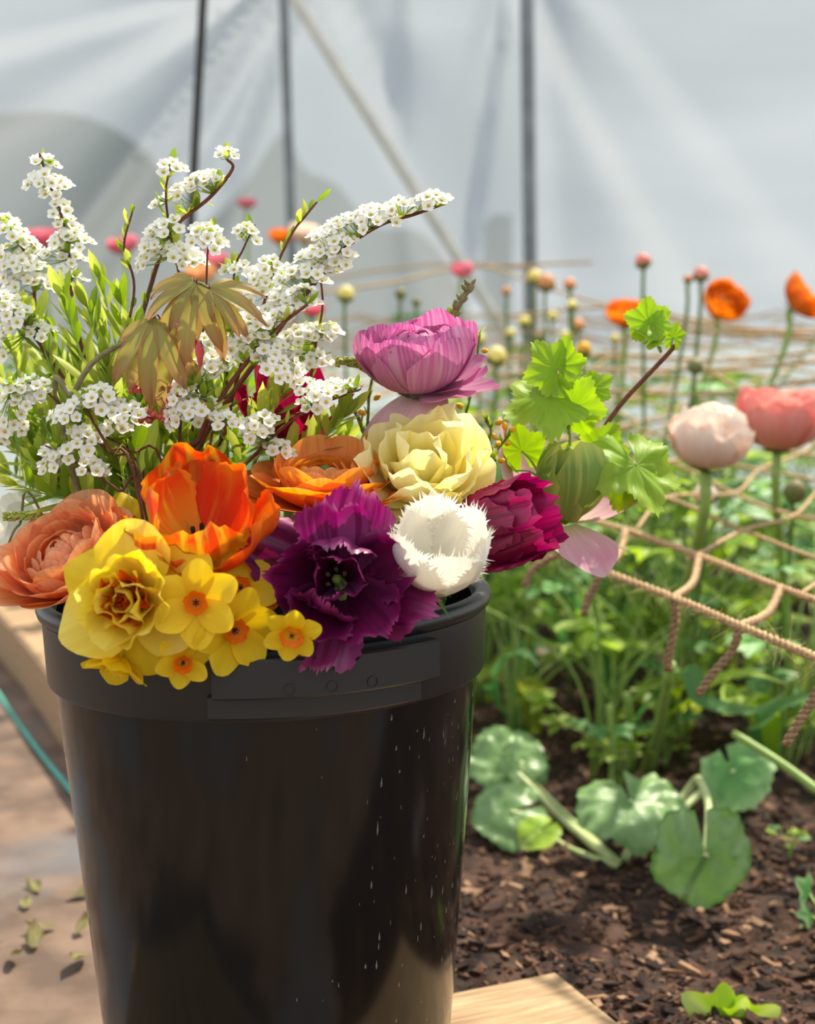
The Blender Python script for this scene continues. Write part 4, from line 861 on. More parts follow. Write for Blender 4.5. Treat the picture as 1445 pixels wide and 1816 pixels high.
# --- fine sprigs with yellow buds between the big blooms
def sprig(label, pix, Y, n=40, yb=5):
    pts = [P(x, y, Y) for x, y in pix][::-1]; line = smoothline(foot(pts[0]) + pts, 6); vis = smoothline(pts, 8)
    root, Mx = thing('broom_sprig', label, 'sprig', line[0], group='fine sprigs with yellow buds'); o0 = line[0]
    V, F, U = tube([p - o0 for p in line], .0014, .0008, 5); ob('stem', mesh('stem', V, F, M['stem_dark'], U), root)
    for k in range(n):
        p0, t = point_on(vis, k / n); d = Vector((ru(-1, 1), ru(-1, .5), ru(-.2, .8))); l = ob('leaf', NL[k % 4], root, p0 - o0, None, ru(.6, 1.2)); aimx(l, d + t * .8)
    for k in range(yb):
        p0, t = point_on(vis, ru(.2, 1)); d = Vector((ru(-1, 1), ru(-1, .2), ru(0, .8))).normalized(); o = ob('flower_bud', YB, root, p0 + d * .005 - o0, None, ru(.7, 1.2)); aim(o, d, 0)
NL = [small_leaf(60 + k, .010, .0026, M[('leaf_dark', 'leaf')[k % 2]]) for k in range(4)]
V, F = lathe([(0, 0), (.0018, .0015), (.0026, .004), (.0016, .007), (0, .008)], 7); YB = mesh('flower_bud', V, F, M['gorse'])
sprig('fine sprig with yellow buds right of the cream tulip', [(905, 770), (880, 800), (840, 850), (800, 900)], 1.13, 50, 7)
sprig('fine sprig with yellow buds rising behind the mauve ranunculus', [(850, 590), (845, 640), (830, 720), (800, 820)], 1.17, 40, 5)
sprig('fine sprig at the right under the mauve petals', [(860, 745), (870, 770), (850, 830), (800, 900)], 1.14, 46, 2)
sprig('fine sprig with yellow buds left of the mauve ranunculus', [(655, 600), (665, 640), (655, 700), (650, 800)], 1.15, 40, 5)
sprig('fine sprig with yellow buds left of the cream tulip', [(620, 720), (635, 745), (650, 800), (640, 880)], 1.12, 46, 5)
sprig('fine sprig above the magenta tulip', [(880, 815), (850, 840), (800, 880)], 1.11, 40, 4)

# --- currant twig with pleated leaves at the right
def currant_fn(s, tip=1.0):
    def f(a):
        aa = abs(a); lob = max(math.exp(-(aa / .42) ** 2) * tip, .86 * math.exp(-((aa - 1.15) / .42) ** 2), .6 * math.exp(-((aa - 2.2) / .5) ** 2))
        return s * (.74 + .36 * lob) * (1 + .04 * math.sin(34 * a) + .025 * math.sin(59 * a))
    return f
def currant_leaf(seed, s, fold=.15, droop=-4): V, F, U = polarleaf(currant_fn(s), 8, 130, .25, .05, fold * .22, 11, droop, seed, .25); return mesh('leaf', V, F, M['leaf_currant'], U)
def leafy(root, o0, c, d, upv, s, seed, stalk, fold=.18, droop=-6):
    l = ob('leaf', currant_leaf(seed, s, fold, droop), root, c - o0); aimx(l, d, upv)
    V, F, U = tube(smoothline([stalk - o0, stalk.lerp(c, .5) - o0 + Vector((0, 0, .003)), c - o0], 4), .0011, .0008, 5); ob('leaf_stalk', mesh('leaf_stalk', V, F, M['stem'], U), root)
line = smoothline(foot(P(980, 900, 1.19)) + [P(980, 880, 1.19), P(1052, 785, 1.19), P(1105, 712, 1.19), P(1180, 632, 1.19), P(1197, 612, 1.19)], 8)
root, Mx = thing('currant_twig', 'bare brown twig leaning right with a tuft of pleated leaves at its tip', 'branch', line[0]); o0 = line[0]
V, F, U = tube([p - o0 for p in line], .0024, .0019, 7); ob('stem', mesh('stem', V, F, M['barkred'], U), root)
e = P(1172, 625, 1.19)
leafy(root, o0, P(1150, 572, 1.185), SV(-.1, .95, .1), SV(.2, .1, 1), .020, 1, e, .35)
leafy(root, o0, P(1160, 578, 1.185), SV(.45, .8, .1), SV(-.3, .2, 1), .014, 2, e, .3)
leafy(root, o0, P(1145, 592, 1.185), SV(-.7, .1, .5), SV(0, .8, .6), .013, 3, e)
leafy(root, o0, P(1195, 600, 1.19), SV(.1, .95, .1), SV(-1, 0, .5), .013, 4, P(1190, 615, 1.19), .4)
leafy(root, o0, P(1160, 605, 1.185), SV(-.4, -.6, .5), SV(-.5, .5, .7), .010, 5, e)
line = smoothline(foot(P(975, 900, 1.15)) + [P(975, 890, 1.15), P(1010, 790, 1.15), P(1000, 730, 1.15), P(985, 660, 1.15)], 8)
root, Mx = thing('currant_shoot', 'upright shoot of bright pleated leaves above the green tulip', 'shoot', line[0]); o0 = line[0]
V, F, U = tube([p - o0 for p in line], .0018, .0012, 7); ob('stem', mesh('stem', V, F, M['stem'], U), root)
leafy(root, o0, P(985, 655, 1.145), SV(-.6, .75, .1), SV(.3, .2, 1), .026, 11, P(995, 700, 1.15), .35)
leafy(root, o0, P(993, 650, 1.15), SV(.3, .95, .0), SV(-.8, .2, .8), .024, 12, P(995, 700, 1.15), .35)
leafy(root, o0, P(975, 705, 1.14), SV(-.9, -.2, .35), SV(.1, .8, .6), .036, 13, P(1005, 760, 1.15), .2, -9)
leafy(root, o0, P(1018, 722, 1.14), SV(.35, .75, .4), SV(-.4, -.1, .9), .026, 14, P(1008, 770, 1.15), .3)
leafy(root, o0, P(1050, 690, 1.15), SV(.7, .5, .1), SV(-.3, .5, .8), .017, 15, P(1018, 730, 1.15), .3)
line = smoothline(foot(P(1000, 900, 1.16)) + [P(1020, 890, 1.17), P(1060, 810, 1.17), P(1095, 808, 1.165)], 8)
root, Mx = thing('currant_spray', 'drooping spray of large pleated leaves right of the green tulip', 'shoot', line[0]); o0 = line[0]
V, F, U = tube([p - o0 for p in line], .0018, .0012, 7); ob('stem', mesh('stem', V, F, M['stem'], U), root)
leafy(root, o0, P(1128, 825, 1.15), SV(.3, -.75, .5), SV(.4, .3, .8), .042, 21, P(1095, 808, 1.165), .25, -4)
leafy(root, o0, P(1112, 850, 1.16), SV(-.3, -.8, .3), SV(-.3, .2, .9), .026, 22, P(1095, 808, 1.165), .25)
leafy(root, o0, P(1065, 800, 1.18), SV(.3, .6, .1), SV(-.2, .3, .9), .024, 23, P(1060, 815, 1.17), .25)
leafy(root, o0, P(925, 800, 1.16), SV(-.2, .9, .2), SV(.1, .0, 1), .022, 24, P(960, 850, 1.16), .3)
leafy(root, o0, P(915, 835, 1.15), SV(-.4, .3, .6), SV(.1, .7, .6), .016, 25, P(960, 850, 1.16), .3)

# --- catkin, tendrils
def catkin(label, pix, Y, r0=.0042):
    pts = smoothline([P(x, y, Y) for x, y in pix], 6); mb = MB(); V, F, U = tube(pts, r0 * .5, r0 * .5, 6); mb.add(V, F, U, 0)
    V, F = lathe([(0, -.0012), (.0012, -.0004), (.0012, .0008), (0, .002)], 5)
    for k in range(len(pts) * 7):
        p0, t = point_on(pts, rnd()); d = Vector((ru(-1, 1), ru(-1, 1), ru(-1, 1))); d = (d - t * d.dot(t)).normalized(); mb.xf(V, F, None, Matrix.Translation(p0 + d * r0 * .6) @ (d + t).to_track_quat('Z', 'Y').to_matrix().to_4x4())
    return mb.mesh('catkin', M['catkin'])
root, Mx = thing('willow_twig', 'curling twig with pale green catkins left of the peach ranunculus', 'branch', P(80, 925, 1.1)); o0 = P(80, 925, 1.1)
V, F, U = tube([p - o0 for p in smoothline([into_bucket(P(200, 960, 1.12)), P(80, 925, 1.1), P(35, 930, 1.09), P(15, 965, 1.09), P(5, 1000, 1.09), P(-25, 1015, 1.09)], 6)], .0012, .0008, 5); ob('stem', mesh('stem', V, F, M['barkgrey'], U), root)
for q in ([(75, 912), (40, 915), (8, 916)], [(28, 965), (20, 985), (22, 1005)], [(5, 1030), (15, 1018), (25, 1000)]):
    me = catkin('', q, 1.085); o = ob('catkin', me, root, -o0)
root, Mx = thing('catkin_sprig', 'pale catkin pointing left beside the mauve ranunculus', 'sprig', P(690, 668, 1.14)); o0 = P(690, 668, 1.14)
ob('catkin', catkin('', [(595, 642), (630, 643), (655, 655)], 1.14, .005), root, -o0)
V, F, U = tube([p - o0 for p in smoothline([P(650, 652, 1.14), P(690, 668, 1.14), P(720, 740, 1.15), into_bucket(P(740, 800, 1.15))], 6)], .0015, .0015, 5); ob('stem', mesh('stem', V, F, M['stem'], U), root)
# ================================================================== the bed behind: ranunculus plants, broad leaves, net
def cut_leaf(seed, h, blade, mats):
    """a divided ranunculus leaf on its stalk, rooted at the origin, leaning along +X"""
    rg = random.Random(seed); mb = MB(); reach = h * rg.uniform(.35, .75)
    top = Vector((reach, 0, h)); line = smoothline([Vector((0, 0, 0)), Vector((reach * .25, rg.uniform(-.01, .01), h * .6)), top], 5)
    V, F, U = tube(line, .0028, .0018, 5); mb.add(V, F, U, 1)
    for k, (a, s, off) in enumerate(((0, 1, 0), (-50, .85, 0), (50, .85, 0), (-100, .6, 0), (100, .6, 0))):
        V, F, U = petal(blade * s, blade * .55 * s, R(rg.uniform(0, 30)), R(rg.uniform(-50, -5)), kap=rg.uniform(-20, 25), nu=6, nv=8, peak=.62, base=.12, rnd_=.28, frill=.13, ruffle=.06, rf=1.2, seed=rg.randrange(99999))
        mb.xf(V, F, U, Matrix.Translation(top) @ Matrix.Rotation(R(a + rg.uniform(-12, 12)), 4, 'Z'), 0)
    return mb.mesh('leaf', mats)
def strap_leaf(seed, h, mats):
    rg = random.Random(seed); mb = MB(); L = h * rg.uniform(.9, 1.3)
    V, F, U = petal(L, L * .2, R(rg.uniform(70, 85)), R(rg.uniform(-20, 30)), kap=30, nu=12, nv=5, peak=.5, base=.25, rnd_=.1, point=.8, ruffle=.02, seed=seed); mb.add(V, F, U, 0)
    return mb.mesh('leaf', mats)
CL = [cut_leaf(100 + k, .13 + .035 * k, .064 + .005 * (k % 4), [M[('leaf_bed', 'leaf_bed', 'leaf_bedblue')[k % 3]], M['stem']]) for k in range(9)]
ST = [strap_leaf(140 + k, .16 + .03 * k, [M[('leaf_bed', 'leaf_bedblue', 'leaf')[k % 3]]]) for k in range(5)]
def plant(label, x, y, n, hs=1.0, grp='leafy ranunculus plants in the bed', straps=2):
    root, Mx = thing('ranunculus_plant', label, 'plant', (x, y, soil_z(x, y) - .004), group=grp)
    for k in range(n):
        me = ST[random.randrange(5)] if k < straps else CL[random.randrange(9)]
        ob('leaf', me, root, (ru(-.02, .02), ru(-.02, .02), 0), (ru(-.12, .12), ru(-.12, .12), rnd() * 6.3), hs * ru(.7, 1.15))
    return root
near = [(.185, 2.22, 'leafy ranunculus plant just right of the bucket'), (.30, 2.1, 'low plant with bluish cut leaves in the front row of the bed'), (.42, 2.2, 'leafy plant under the blush ranunculus stem'), (.55, 2.05, 'leafy plant at the right edge in the front row'),
        (.12, 2.45, 'leafy plant close behind the bucket rim'), (.66, 2.25, 'tall leafy plant under the coral ranunculus'), (.36, 2.45, 'thick leafy plant behind the front row, under the net'), (.52, 2.45, 'thick leafy plant behind the front row at right')]
NR = [(plant(lb, x, y, 17, .95 if y < 2.3 else 1.1, None), Vector((x, y, soil_z(x, y) - .004))) for x, y, lb in near]; HOST = [NR[2], NR[1], NR[1], NR[3]]
rg = random.Random(21)
for j in range(7):
    y = 2.65 + .24 * j
    for i in range(9):
        x = -.55 - .12 * j + (.3 + .014 * j) * i + rg.uniform(-.06, .06)
        if x > .34 * y + .1 or across((x, y)) < .2: continue
        plant('leafy green ranunculus plant in the crowd at the back of the bed', x, y + rg.uniform(-.08, .08), 11, rg.uniform(1.15, 1.45), 'ranunculus plants crowded at the back of the bed', 2)

# --- flowers standing in the bed
def bed_stem(head, root_xy, lean=.3):
    r0 = Vector((root_xy[0], root_xy[1], soil_z(*root_xy) - .005)); h = Vector(head)
    return [h, h - Vector((0, 0, .05)) + (r0 - h) * .03, h.lerp(r0, .5) + Vector((0, 0, .01)), r0]
FARL = [(5, .4, 155), (6, .65, 140), (7, .88, 124), (7, 1.02, 108)]
def bedflower(label, x, y, Y, Rr, mat, axis, rx, ry, layers=FARL, hi=False, sr=.004, flat=.85, grp=None, dome=1.12):
    b = P(x, y, Y); return ranunculus('ranunculus', label, b, axis, Rr, M[mat], layers, stem_pts=bed_stem(b - Vector(axis) * .004, (rx, ry)), hi=hi, sr=sr, flat=flat, group=grp, dome=dome)
full = [(4, .22, 165), (5, .34, 160), (6, .46, 152), (7, .58, 144), (8, .70, 134), (8, .82, 124), (8, .94, 112), (7, 1.04, 98)]
bedflower('blush white ranunculus ball on a thick stem in the bed', 1252, 828, 1.72, .046, 'blush', SV(.1, .93, .15), .36, 2.05, full, True, .0075, 1.0, dome=1.55)
bedflower('wide open coral pink ranunculus at the right edge', 1378, 796, 1.85, .05, 'coral', SV(.05, .95, .1), .6, 2.15, [(5, .35, 150), (6, .55, 140), (7, .75, 130), (8, .92, 118), (8, 1.06, 106), (7, 1.16, 92)], True, .006, 1.0)
bedflower('orange ranunculus on a nodding stem, middle of the three orange ones', 1272, 552, 2.6, .041, 'orange_far', SV(.25, .55, .7), .42, 2.75, [(5, .3, 150), (6, .5, 135), (7, .7, 120), (8, .9, 104), (8, 1.05, 88)], sr=.005)
bedflower('orange ranunculus, left of the three orange ones', 1108, 575, 2.6, .034, 'orange_far', SV(-.1, .8, .4), .38, 2.8, [(5, .3, 150), (6, .55, 135), (7, .8, 110), (8, 1.05, 92)], sr=.005)
bedflower('orange ranunculus seen from behind at the right edge', 1402, 545, 2.4, .038, 'orange_far', SV(.7, .6, .25), .45, 2.5, [(5, .3, 150), (6, .55, 130), (7, .8, 112), (8, 1.1, 92)], sr=.005)
bedflower('pink ranunculus half hidden behind the bright shoot', 955, 705, 1.9, .032, 'rose', SV(.7, .55, .3), .2, 2.3, full, sr=.005)
bedflower('pink ranunculus behind the blossom at far left', 78, 440, 2.9, .033, 'rose', SV(0, .95, .1), -.7, 3.0)
bedflower('small pale pink ranunculus against the polythene', 437, 370, 3.6, .022, 'rose', SV(0, .95, .1), -.4, 3.7)
bedflower('pink ranunculus among the blossom right of the dark pole', 375, 480, 2.8, .03, 'rose', SV(0, .9, .2), -.4, 2.9)
bedflower('dusky pink ranunculus left of the dark pole', 222, 450, 3.0, .03, 'rose', SV(-.2, .9, .1), -.6, 3.1)
bedflower('yellow-orange ranunculus behind the blossom', 498, 432, 3.3, .026, 'orange_far', SV(0, .9, .2), -.3, 3.4)
bedflower('pale pink ranunculus beside the yellow-orange one', 540, 430, 3.2, .034, 'blush', SV(.2, .9, .2), -.25, 3.3)
bedflower('peach ranunculus deep behind the maple leaves', 355, 500, 2.6, .026, 'apricot', SV(0, .9, .2), -.4, 2.7)
bedflower('pink ranunculus bud standing in front of the brace', 817, 492, 2.8, .02, 'rose', SV(.1, .95, .1), .1, 2.9, [(5, .5, 165), (6, .8, 155), (6, 1, 145)])
bedflower('small pink ranunculus under the hanging blossom twig', 552, 560, 2.2, .018, 'rose', SV(.2, .9, .2), -.15, 2.4, [(5, .5, 160), (6, .8, 140), (6, 1, 120)])
# buds
def bud(label, x, y, Y, r, col, rx=None, ry=None, grp=None, axis=None, bend=0):
    axis = axis or SV(ru(-.15, .15), .95, ru(0, .2)); b = P(x, y, Y) - Vector(axis) * r
    root, Mx = thing('ranunculus_bud', label, 'bud', b, axis, rnd() * 6, grp)
    V, F = lathe([(0, 0), (r * .7, r * .2), (r, r * .75), (r * .9, r * 1.3), (r * .5, r * 1.75), (0, r * 1.9)], 12); ob('bud_petals', mesh('bud_petals', V, F, M[col], [(v.z / (r * 1.9), 0) for v in V]), root)
    ring(root, 'sepal', 5, rnd(), lambda s: petal(r * 1.7, r * 1.25, R(-5), R(100), kap=.8 / r, nu=5, nv=4, peak=.5, rnd_=.2, point=.6, seed=seeds()), M['bud'], 1, dz=-r * .08)
    rx = b.x + ru(-.06, .06) if rx is None else rx; ry = Y + .08 if ry is None else ry
    add_stem(root, Mx, bed_stem(b, (rx, ry)), .0032, M['stem_dark'])
bud('coral tipped bud on a tall straight stem', 1140, 462, 2.35, .0135, 'coral', .42, 2.45)
bud('coral tipped bud above the orange ranunculus, beside a smaller one', 1243, 485, 2.35, .0135, 'coral', .46, 2.5)
bud('tiny green bud on the slanting stem by the coral tipped one', 1220, 494, 2.35, .008, 'apricot', .4, 2.5)
bud('dark closed bud below the currant twig tip', 1233, 648, 2.1, .0125, 'bud', .42, 2.2)
bud('large pale bud right against the blush ranunculus stem', 1250, 875, 1.9, .016, 'blush', .42, 2.1)
bud('apricot bud just right of the thick upright', 968, 500, 2.7, .018, 'apricot', .3, 2.8)
bud('yellowish bud partly in front of the thick upright', 948, 490, 2.8, .016, 'cream', .2, 2.9)
bud('small apricot bud right of the pair by the thick upright', 1010, 503, 2.7, .0125, 'apricot', .34, 2.8)
bud('green cream bud left of the mauve ranunculus', 613, 520, 2.5, .016, 'cream', -.1, 2.6)
bud('small dark green bud above the mauve ranunculus', 710, 520, 2.6, .0105, 'bud', 0, 2.7)
bud('smallest green bud above the mauve ranunculus', 738, 535, 2.7, .0085, 'bud', .03, 2.8)
for x, y, Y, r in ((898, 515, 2.9, .010), (1025, 575, 2.7, .013), (1014, 540, 2.6, .010), (930, 570, 2.8, .013), (880, 630, 2.4, .018), (955, 600, 2.7, .012), (1003, 595, 2.6, .011), (905, 590, 2.9, .011), (1090, 600, 2.7, .010), (980, 560, 2.9, .011), (850, 600, 2.7, .012)):
    bud('pale green bud in the blurred cluster right of the mauve ranunculus', x, y, Y, r, random.choice(('apricot', 'bud', 'cream')), grp='blurred buds at the middle of the bed')
bud('green bud low at the right edge', 1410, 870, 1.95, .017, 'bud', .55, 2.1)
bud('yellow flower bud behind the pleated leaves', 1035, 618, 2.3, .013, 'gorse', .28, 2.4)
# bare stems in the bed, standing among the leaves
for k, (x0, y0, Y0, x1, y1, Y1, r, lb) in enumerate(((1190, 1180, 1.75, 1140, 1335, 2.05, .0085, 'thick pale flower stem leaning in the front row'), (1080, 1250, 1.95, 1085, 1370, 1.95, .006, 'upright green stalk in the front row'), (1110, 1230, 2.0, 1120, 1340, 2.05, .007, 'pale stalk beside the thick leaning stem'),
                                                (1300, 1300, 1.7, 1460, 1410, 1.62, .006, 'pale stalk sloping down to the right edge'))):
    a = P(x0, y0, Y0); c = P(x1, y1, Y1)
    if k != 3: c.z = soil_z(c.x, c.y) - .004
    V, F, U = tube(smoothline([a, a.lerp(c, .5) + Vector((.004, 0, 0)), c], 5), r * .8, r, 8); hp = HOST[k]; o = ob('flower_stem', mesh('flower_stem', [v - hp[1] for v in V], F, M['stem'], U), hp[0]); o['label'] = lb

for k, (pp, wd, h_, mt) in enumerate(((((1205, 1195, 1.9), (1245, 1245, 1.85), (1330, 1262, 1.8), (1395, 1228, 1.78)), .03, 2, 'leaf_bedblue'), (((1215, 1250, 1.9), (1260, 1215, 1.86), (1330, 1195, 1.82), (1400, 1215, 1.8)), .028, 2, 'leaf_bed'),
                                 (((870, 1230, 2.1), (900, 1170, 2.05), (930, 1160, 2.0), (960, 1185, 1.97)), .03, 0, 'leaf_bedblue'), (((1330, 1300, 1.9), (1380, 1260, 1.86), (1440, 1240, 1.82), (1500, 1260, 1.8)), .032, 3, 'leaf_bedblue'))):
    hp = HOST[h_] if h_ else NR[0]; o = strap('leaf', None, None, [hp[1] + Vector((0, 0, .01))] + [P(*q) for q in pp], wd, M[mt]); o.parent = hp[0]; o.location = -hp[1]
# --- broad crinkled leaves on the soil
def broad_fn(s, cren=22, lob=.1):
    def f(a):
        aa = abs(a); notch = max(0, (aa - 2.3) / .84)
        return s * (1 - .12 * notch * notch + lob * .5 * math.cos(5 * a)) * (1 + .025 * math.sin(cren * a))
    return f
def broad(seed, s, dome, droop, gap=.12, mat='leaf_big', pleat=.02): V, F, U = polarleaf(broad_fn(s), 10, 80, gap, dome, pleat, 9, droop, seed, .2); return mesh('leaf_blade', V, F, M[mat], U)
rootp = PZ(1095, 1530, -.03)
root, Mx = thing('broad_leaved_plant', 'low plant with broad crinkled grey-green leaves on the bare soil', 'plant', rootp)
def bl(c, d, upv, s, seed, dome=-.1, droop=-2, stalk=None, mat='leaf_big', r=.0055, lab=None):
    l = ob('leaf_blade', broad(seed, s, dome, droop, mat=mat), root, c - rootp); aimx(l, d, upv)
    if lab: l['label'] = lab
    if stalk:
        V, F, U = tube(smoothline([q - rootp for q in stalk] + [c - rootp], 5), r, r * .75, 8); ob('leaf_stalk', mesh('leaf_stalk', V, F, M['stem_pale'], U), root)
R0 = rootp
bl(P(1118, 1422, 1.68), SV(.15, -.35, .9), SV(.02, .78, .5), .068, 1, .32, -7, [R0 + Vector((.01, .01, 0)), P(1130, 1470, 1.72)])
bl(P(1250, 1520, 1.5), SV(.05, -.97, .1), SV(.05, .25, .96), .057, 2, -.12, -2, [R0 + Vector((.03, .02, 0)), P(1225, 1395, 1.74), P(1240, 1385, 1.66), P(1256, 1430, 1.56)], lab='dark leaf hanging down, facing the viewer')
bl(P(900, 1350, 1.86), SV(-.35, .5, -.5), SV(.1, .6, .7), .055, 3, .1, -3, [R0, P(1000, 1455, 1.78), P(930, 1385, 1.82)], r=.006)
bl(P(905, 1440, 1.75), SV(-.9, -.2, .3), SV(.2, .8, .5), .05, 4, .05, -3, [R0 + Vector((-.004, -.01, 0)), P(1000, 1500, 1.73), P(935, 1450, 1.75)], r=.0045)
bl(P(925, 1350, 1.84), SV(.85, -.15, .2), SV(-.1, .7, .6), .032, 5, 0, -2, [R0 + Vector((0, .01, 0)), P(1000, 1440, 1.8), P(930, 1370, 1.83)], r=.0035)
bl(P(955, 1475, 1.72), SV(-.6, -.3, .3), SV(.0, .8, .4), .028, 6, 0, -2, [R0 + Vector((-.002, 0, 0)), P(1010, 1505, 1.74)], mat='leaf_lime', r=.003)
bl(P(1300, 1370, 1.78), SV(.2, -.5, .6), SV(-.5, .5, .7), .05, 7, -.1, -3, [R0 + Vector((.04, .05, 0)), P(1290, 1360, 1.85)], mat='leaf_bedblue')
root, Mx = thing('lime_seedling', 'lime green lobed seedling at the bottom right corner', 'plant', PZ(1290, 1840, -.03)); rootp = PZ(1290, 1840, -.03)
def lobed_fn(s, n=3):
    def f(a):
        aa = abs(a); return s * max(.12, (math.cos(min(aa, 1.3) * 1.15)) ** .35 if aa < 1.3 else .12) * (1 + .09 * math.cos(9 * a)) * (.75 + .25 * math.cos(3 * aa) ** 2)
    return f
for k, (x, y, d, up_, s) in enumerate(((1290, 1825, SV(-.75, .6, .1), SV(.25, .3, .9), .058), (1300, 1825, SV(.2, .8, .1), SV(0, .3, .9), .036), (1302, 1828, SV(.85, .55, .1), SV(-.2, .3, .9), .046))):
    V, F, U = polarleaf(lobed_fn(s), 7, 60, .2, .12, .06, 6, 0, k); l = ob('leaf', mesh('leaf', V, F, M['leaf_lime'], U), root, P(x, y, 1.28) - rootp); aimx(l, d, up_)
    V, F, U = tube([Vector((0, 0, -.01)), P(x, y, 1.28) - rootp], .0018, .0014, 5); ob('leaf_stalk', mesh('leaf_stalk', V, F, M['stem'], U), root)
rootp = PZ(1480, 1640, -.03); root, Mx = thing('cut_leaved_seedling', 'blue-green cut-leaved seedling at the right edge', 'plant', rootp)
for k, (x, y, d, s) in enumerate(((1435, 1585, SV(-.6, .6, .3), .03), (1440, 1625, SV(-.8, .2, .4), .026), (1450, 1650, SV(-.6, -.3, .6), .03), (1470, 1570, SV(.1, .8, .3), .03))):
    c = P(x, y, 1.5); V, F, U = polarleaf(lobed_fn(s), 6, 48, .2, .1, .08, 6, 0, k); l = ob('leaf', mesh('leaf', V, F, M['leaf_bedblue'], U), root, c - rootp); aimx(l, d, SV(0, .6, .8))
    V, F, U = tube([Vector((0, 0, -.01)), c - rootp], .0018, .0014, 5); ob('leaf_stalk', mesh('leaf_stalk', V, F, M['stem'], U), root)
# low weeds between
for k, (x, y, lb) in enumerate(((1100, 1395, 'small bright weed rosette behind the broad leaves'), (1050, 1370, 'tiny weed left of the bright rosette'), (1370, 1340, 'yellowing low weed at right'), (1180, 1350, 'low frilly plant at the foot of the stems'), (1430, 1350, 'low green weed at the right edge'), (1400, 1520, 'thin weed in the mulch at right'))):
    c = PZ(x, y, -.03); root, Mx = thing('weed', lb, 'plant', (c.x, c.y, soil_z(c.x, c.y)))
    for q in range(7): ob('leaf', CL[q % 4], root, (0, 0, 0), (ru(-.2, .2), ru(-.2, .2), q * .9 + rnd()), (.45 if k != 5 else .2) * ru(.7, 1.2))

# --- jute net over the bed
netroot, NM = thing('twine_net', 'knotted jute twine net stretched over the flower bed', 'net', (0, 0, .3))
NZ = Vector((0, 0, .3))
def net_z(x, y): return .33 + .12 * (y - 1.4) + .010 * noise.noise(Vector((x * 4, y * 4, 0)))
def twisted(pts, r, turns_per_m=75, n_per=None):
    """two-ply twine"""
    mb = MB(); L = sum((b - a).length for a, b in zip(pts[:-1], pts[1:])); n = max(8, int(L * 380)); dense = []
    for i in range(n + 1):
        q, t = point_on(pts, i / n); dense.append((q, t))
    for ply in range(2):
        c = []
        for i, (q, t) in enumerate(dense):
            a = 2 * math.pi * turns_per_m * L * i / n + math.pi * ply; e1 = t.cross(Vector((.3, .5, .8))).normalized(); e2 = t.cross(e1); c.append(q + (e1 * math.cos(a) + e2 * math.sin(a)) * r * .5)
        V, F, U = tube(c, r * .62, ns=5); mb.add(V, F, U)
    return mb
def cord(pts, r=.0034, mat='twine', fine=False, parent=netroot, name='cord'):
    pts = smoothline(pts, 6); pts = [p - NZ for p in pts]
    if fine: me = twisted(pts, r).mesh(name, M[mat])
    else:
        V, F, U = tube(pts, r, ns=6); me = mesh(name, V, F, M[mat], U)
    return ob(name, me, parent)
EDGE = [(925, 950), (960, 965), (1063, 1010), (1195, 1060), (1312, 1110), (1445, 1165), (1520, 1200)]
def NP(px_, py_):
    d = FWD + RT * ((px_ - 722.5) / FPX) - UP * ((py_ - 908) / FPX); t = (.33 - .168 - CAM.z) / (d.z - .12 * d.y); return CAM + d * t
E = [NP(*q) for q in EDGE]; ROW2 = [NP(*q) for q in ((985, 905), (1110, 940), (1240, 985), (1385, 1042), (1520, 1090))]
cord(E, .0044, 'twine', True); cord(ROW2, .0040, 'twine', True)
for a, c in ((2, 1), (3, 2), (4, 3), (5, 4)): cord([E[a], E[a].lerp(ROW2[c], .5) + Vector((.006, 0, -.008)), ROW2[c]], .0046, 'twine', True)
# cords further in, drawn as a slack lattice
a_ = (ROW2[2] - ROW2[1]); b_ = (ROW2[1] - E[2]); O = ROW2[1]
rg = random.Random(5)
def node(i, j):
    rr = random.Random(i * 97 + j); p = O + Vector((a_.x, a_.y, 0)) * i + Vector((.085, .115, 0)) * j + Vector((rr.uniform(-.018, .018), rr.uniform(-.018, .018), 0)); p.z = net_z(p.x, p.y) + rr.uniform(-.012, .012); return p
for j in range(1, 26):
    run = [node(i, j) for i in range(-26, 12)]; run = [p for p in run if p.y < 4.3 and -.35 - .2 * (p.y - 2) < p.x < .36 * p.y + .15 and p.y > 1.45 and p.x > .08 - .3 * (p.y - 1.7)]
    if len(run) > 2: cord(run, .0028, 'twine', j < 3)
for i in range(-26, 12):
    run = [node(i, j) for j in range(0, 26)]; run = [p for p in run if p.y < 4.3 and -.35 - .2 * (p.y - 2) < p.x < .36 * p.y + .15 and p.y > 1.45 and p.x > .08 - .3 * (p.y - 1.7)]
    if len(run) > 2: cord(run, .0026, 'twine')
# loose tails hanging from the edge knots
tails = [((1063, 1010), (1056, 1038), (1043, 1060), (1036, 1090)), ((1195, 1060), (1197, 1100), (1188, 1150), (1184, 1188)), ((1312, 1110), (1300, 1150), (1268, 1190), (1238, 1232)), ((1470, 1180), (1445, 1235), (1420, 1275), (1392, 1322)), ((1000, 980), (975, 990), (945, 1010), (930, 1040))]
for q in tails:
    Y = NP(*q[0]).y; cord([P(x, y, Y - .004 * k) for k, (x, y) in enumerate(q)], .0046, 'twine_dark', True, name='cord_tail')
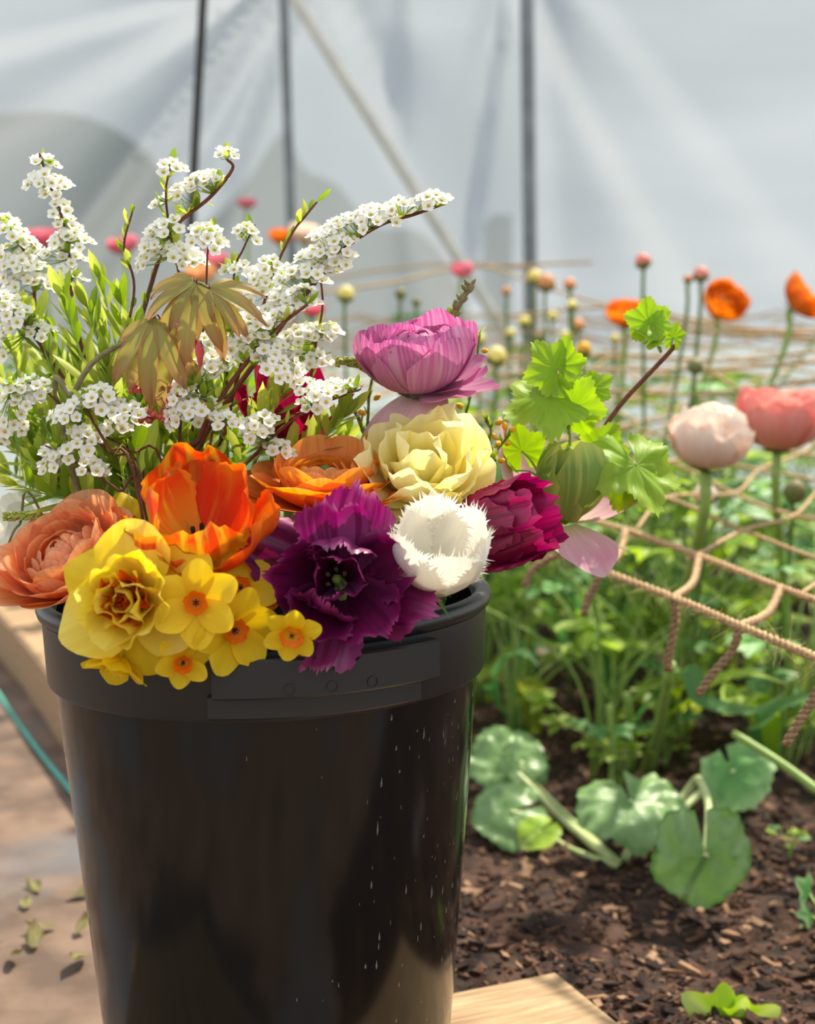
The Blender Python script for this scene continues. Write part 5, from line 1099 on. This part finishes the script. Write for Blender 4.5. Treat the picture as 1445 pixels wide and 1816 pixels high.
# upper net far behind
up_root, UM = thing('twine_net', 'second jute net strung higher at the back of the bed', 'net', (0, 0, .6)); 
for k, (pl, Y0, Y1) in enumerate((([(560, 520), (700, 500), (800, 478), (930, 470), (1050, 465)], 3.2, 3.6), ([(560, 500), (680, 478), (830, 468), (960, 480)], 3.6, 4.0), ([(860, 470), (1000, 520), (1200, 570), (1445, 600)], 3.4, 2.6), ([(900, 560), (1100, 545), (1300, 580), (1460, 590)], 3.0, 2.6),
                             ([(870, 640), (1100, 630), (1300, 640), (1460, 620)], 2.7, 2.5), ([(1090, 610), (1170, 580), (1260, 590), (1460, 590)], 2.6, 2.5), ([(870, 665), (1050, 655), (1250, 655), (1460, 640)], 2.5, 2.3), ([(1040, 690), (1200, 700), (1340, 690), (1460, 670)], 2.4, 2.3), ([(1230, 640), (1310, 690), (1400, 740), (1460, 770)], 2.4, 2.2), ([(560, 655), (640, 640), (720, 640)], 3, 3))):
    n = len(pl); pts = smoothline([P(x, y, mix(Y0, Y1, i / (n - 1))) for i, (x, y) in enumerate(pl)], 6)
    V, F, U = tube([p - Vector((0, 0, .6)) for p in pts], .0034, ns=6); ob('cord', mesh('cord', V, F, M['twine'], U), up_root)
# loose fibres
mb = MB(); rg = random.Random(8)
for k in range(900):
    q, t = point_on(E, rg.uniform(.1, 1)) if rg.random() < .7 else point_on(ROW2, rg.random())
    d = Vector((rg.uniform(-1, 1), rg.uniform(-1, 1), rg.uniform(-1.2, .6))).normalized(); L = rg.choice((.006, .01, .014, .024)); s = Vector((rg.uniform(-1, 1), rg.uniform(-1, 1), rg.uniform(-1, 1))) * L * .5
    V, F, U = tube(smoothline([q - NZ, q + d * L * .5 + s * .5 - NZ, q + d * L + s - NZ], 3), .00022, .00014, 3); mb.add(V, F, U)
o = ob('loose_fibres', mb.mesh('loose_fibres', M['fibre']), netroot); o['kind'] = 'stuff'
# vine tendril over the net edge
line = smoothline([P(905, 985, 1.1), P(960, 968, 1.15), P(1000, 985, 1.3), P(1030, 990, 1.42), P(1060, 968, 1.48), P(1095, 968, 1.5), P(1118, 980, 1.5)], 6); root, Mx = thing('vine_tendril', 'thin pale vine tendril winding along the net edge', 'tendril', line[0]); o0 = line[0]
V, F, U = tube([p - o0 for p in line], .0016, .0012, 5); ob('stem', mesh('stem', V, F, M['stem_pale'], U), root)
for (x, y, Y, dx, dy) in ((1050, 985, 1.45, -.1, .2), (1056, 1000, 1.45, .1, -.8), (1100, 930, 1.5, .1, .9), (1112, 975, 1.5, .9, -.3), (975, 965, 1.2, -.3, .9)):
    c = P(x, y, Y); nearp = min(line, key=lambda q: (q - c).length); V, F, U = tube(smoothline([nearp - o0, nearp.lerp(c, .6) - o0 + Vector((.003, 0, 0)), c - o0], 4), .001, .0007, 5); ob('tendril', mesh('tendril', V, F, M['stem_pale'], U), root)
    for q in range(3): l = ob('leaf', SL[q * 2 % 6], root, c - o0, None, .7); aimx(l, SV(dx + ru(-.5, .5), dy + ru(-.4, .4), ru(0, .6)))
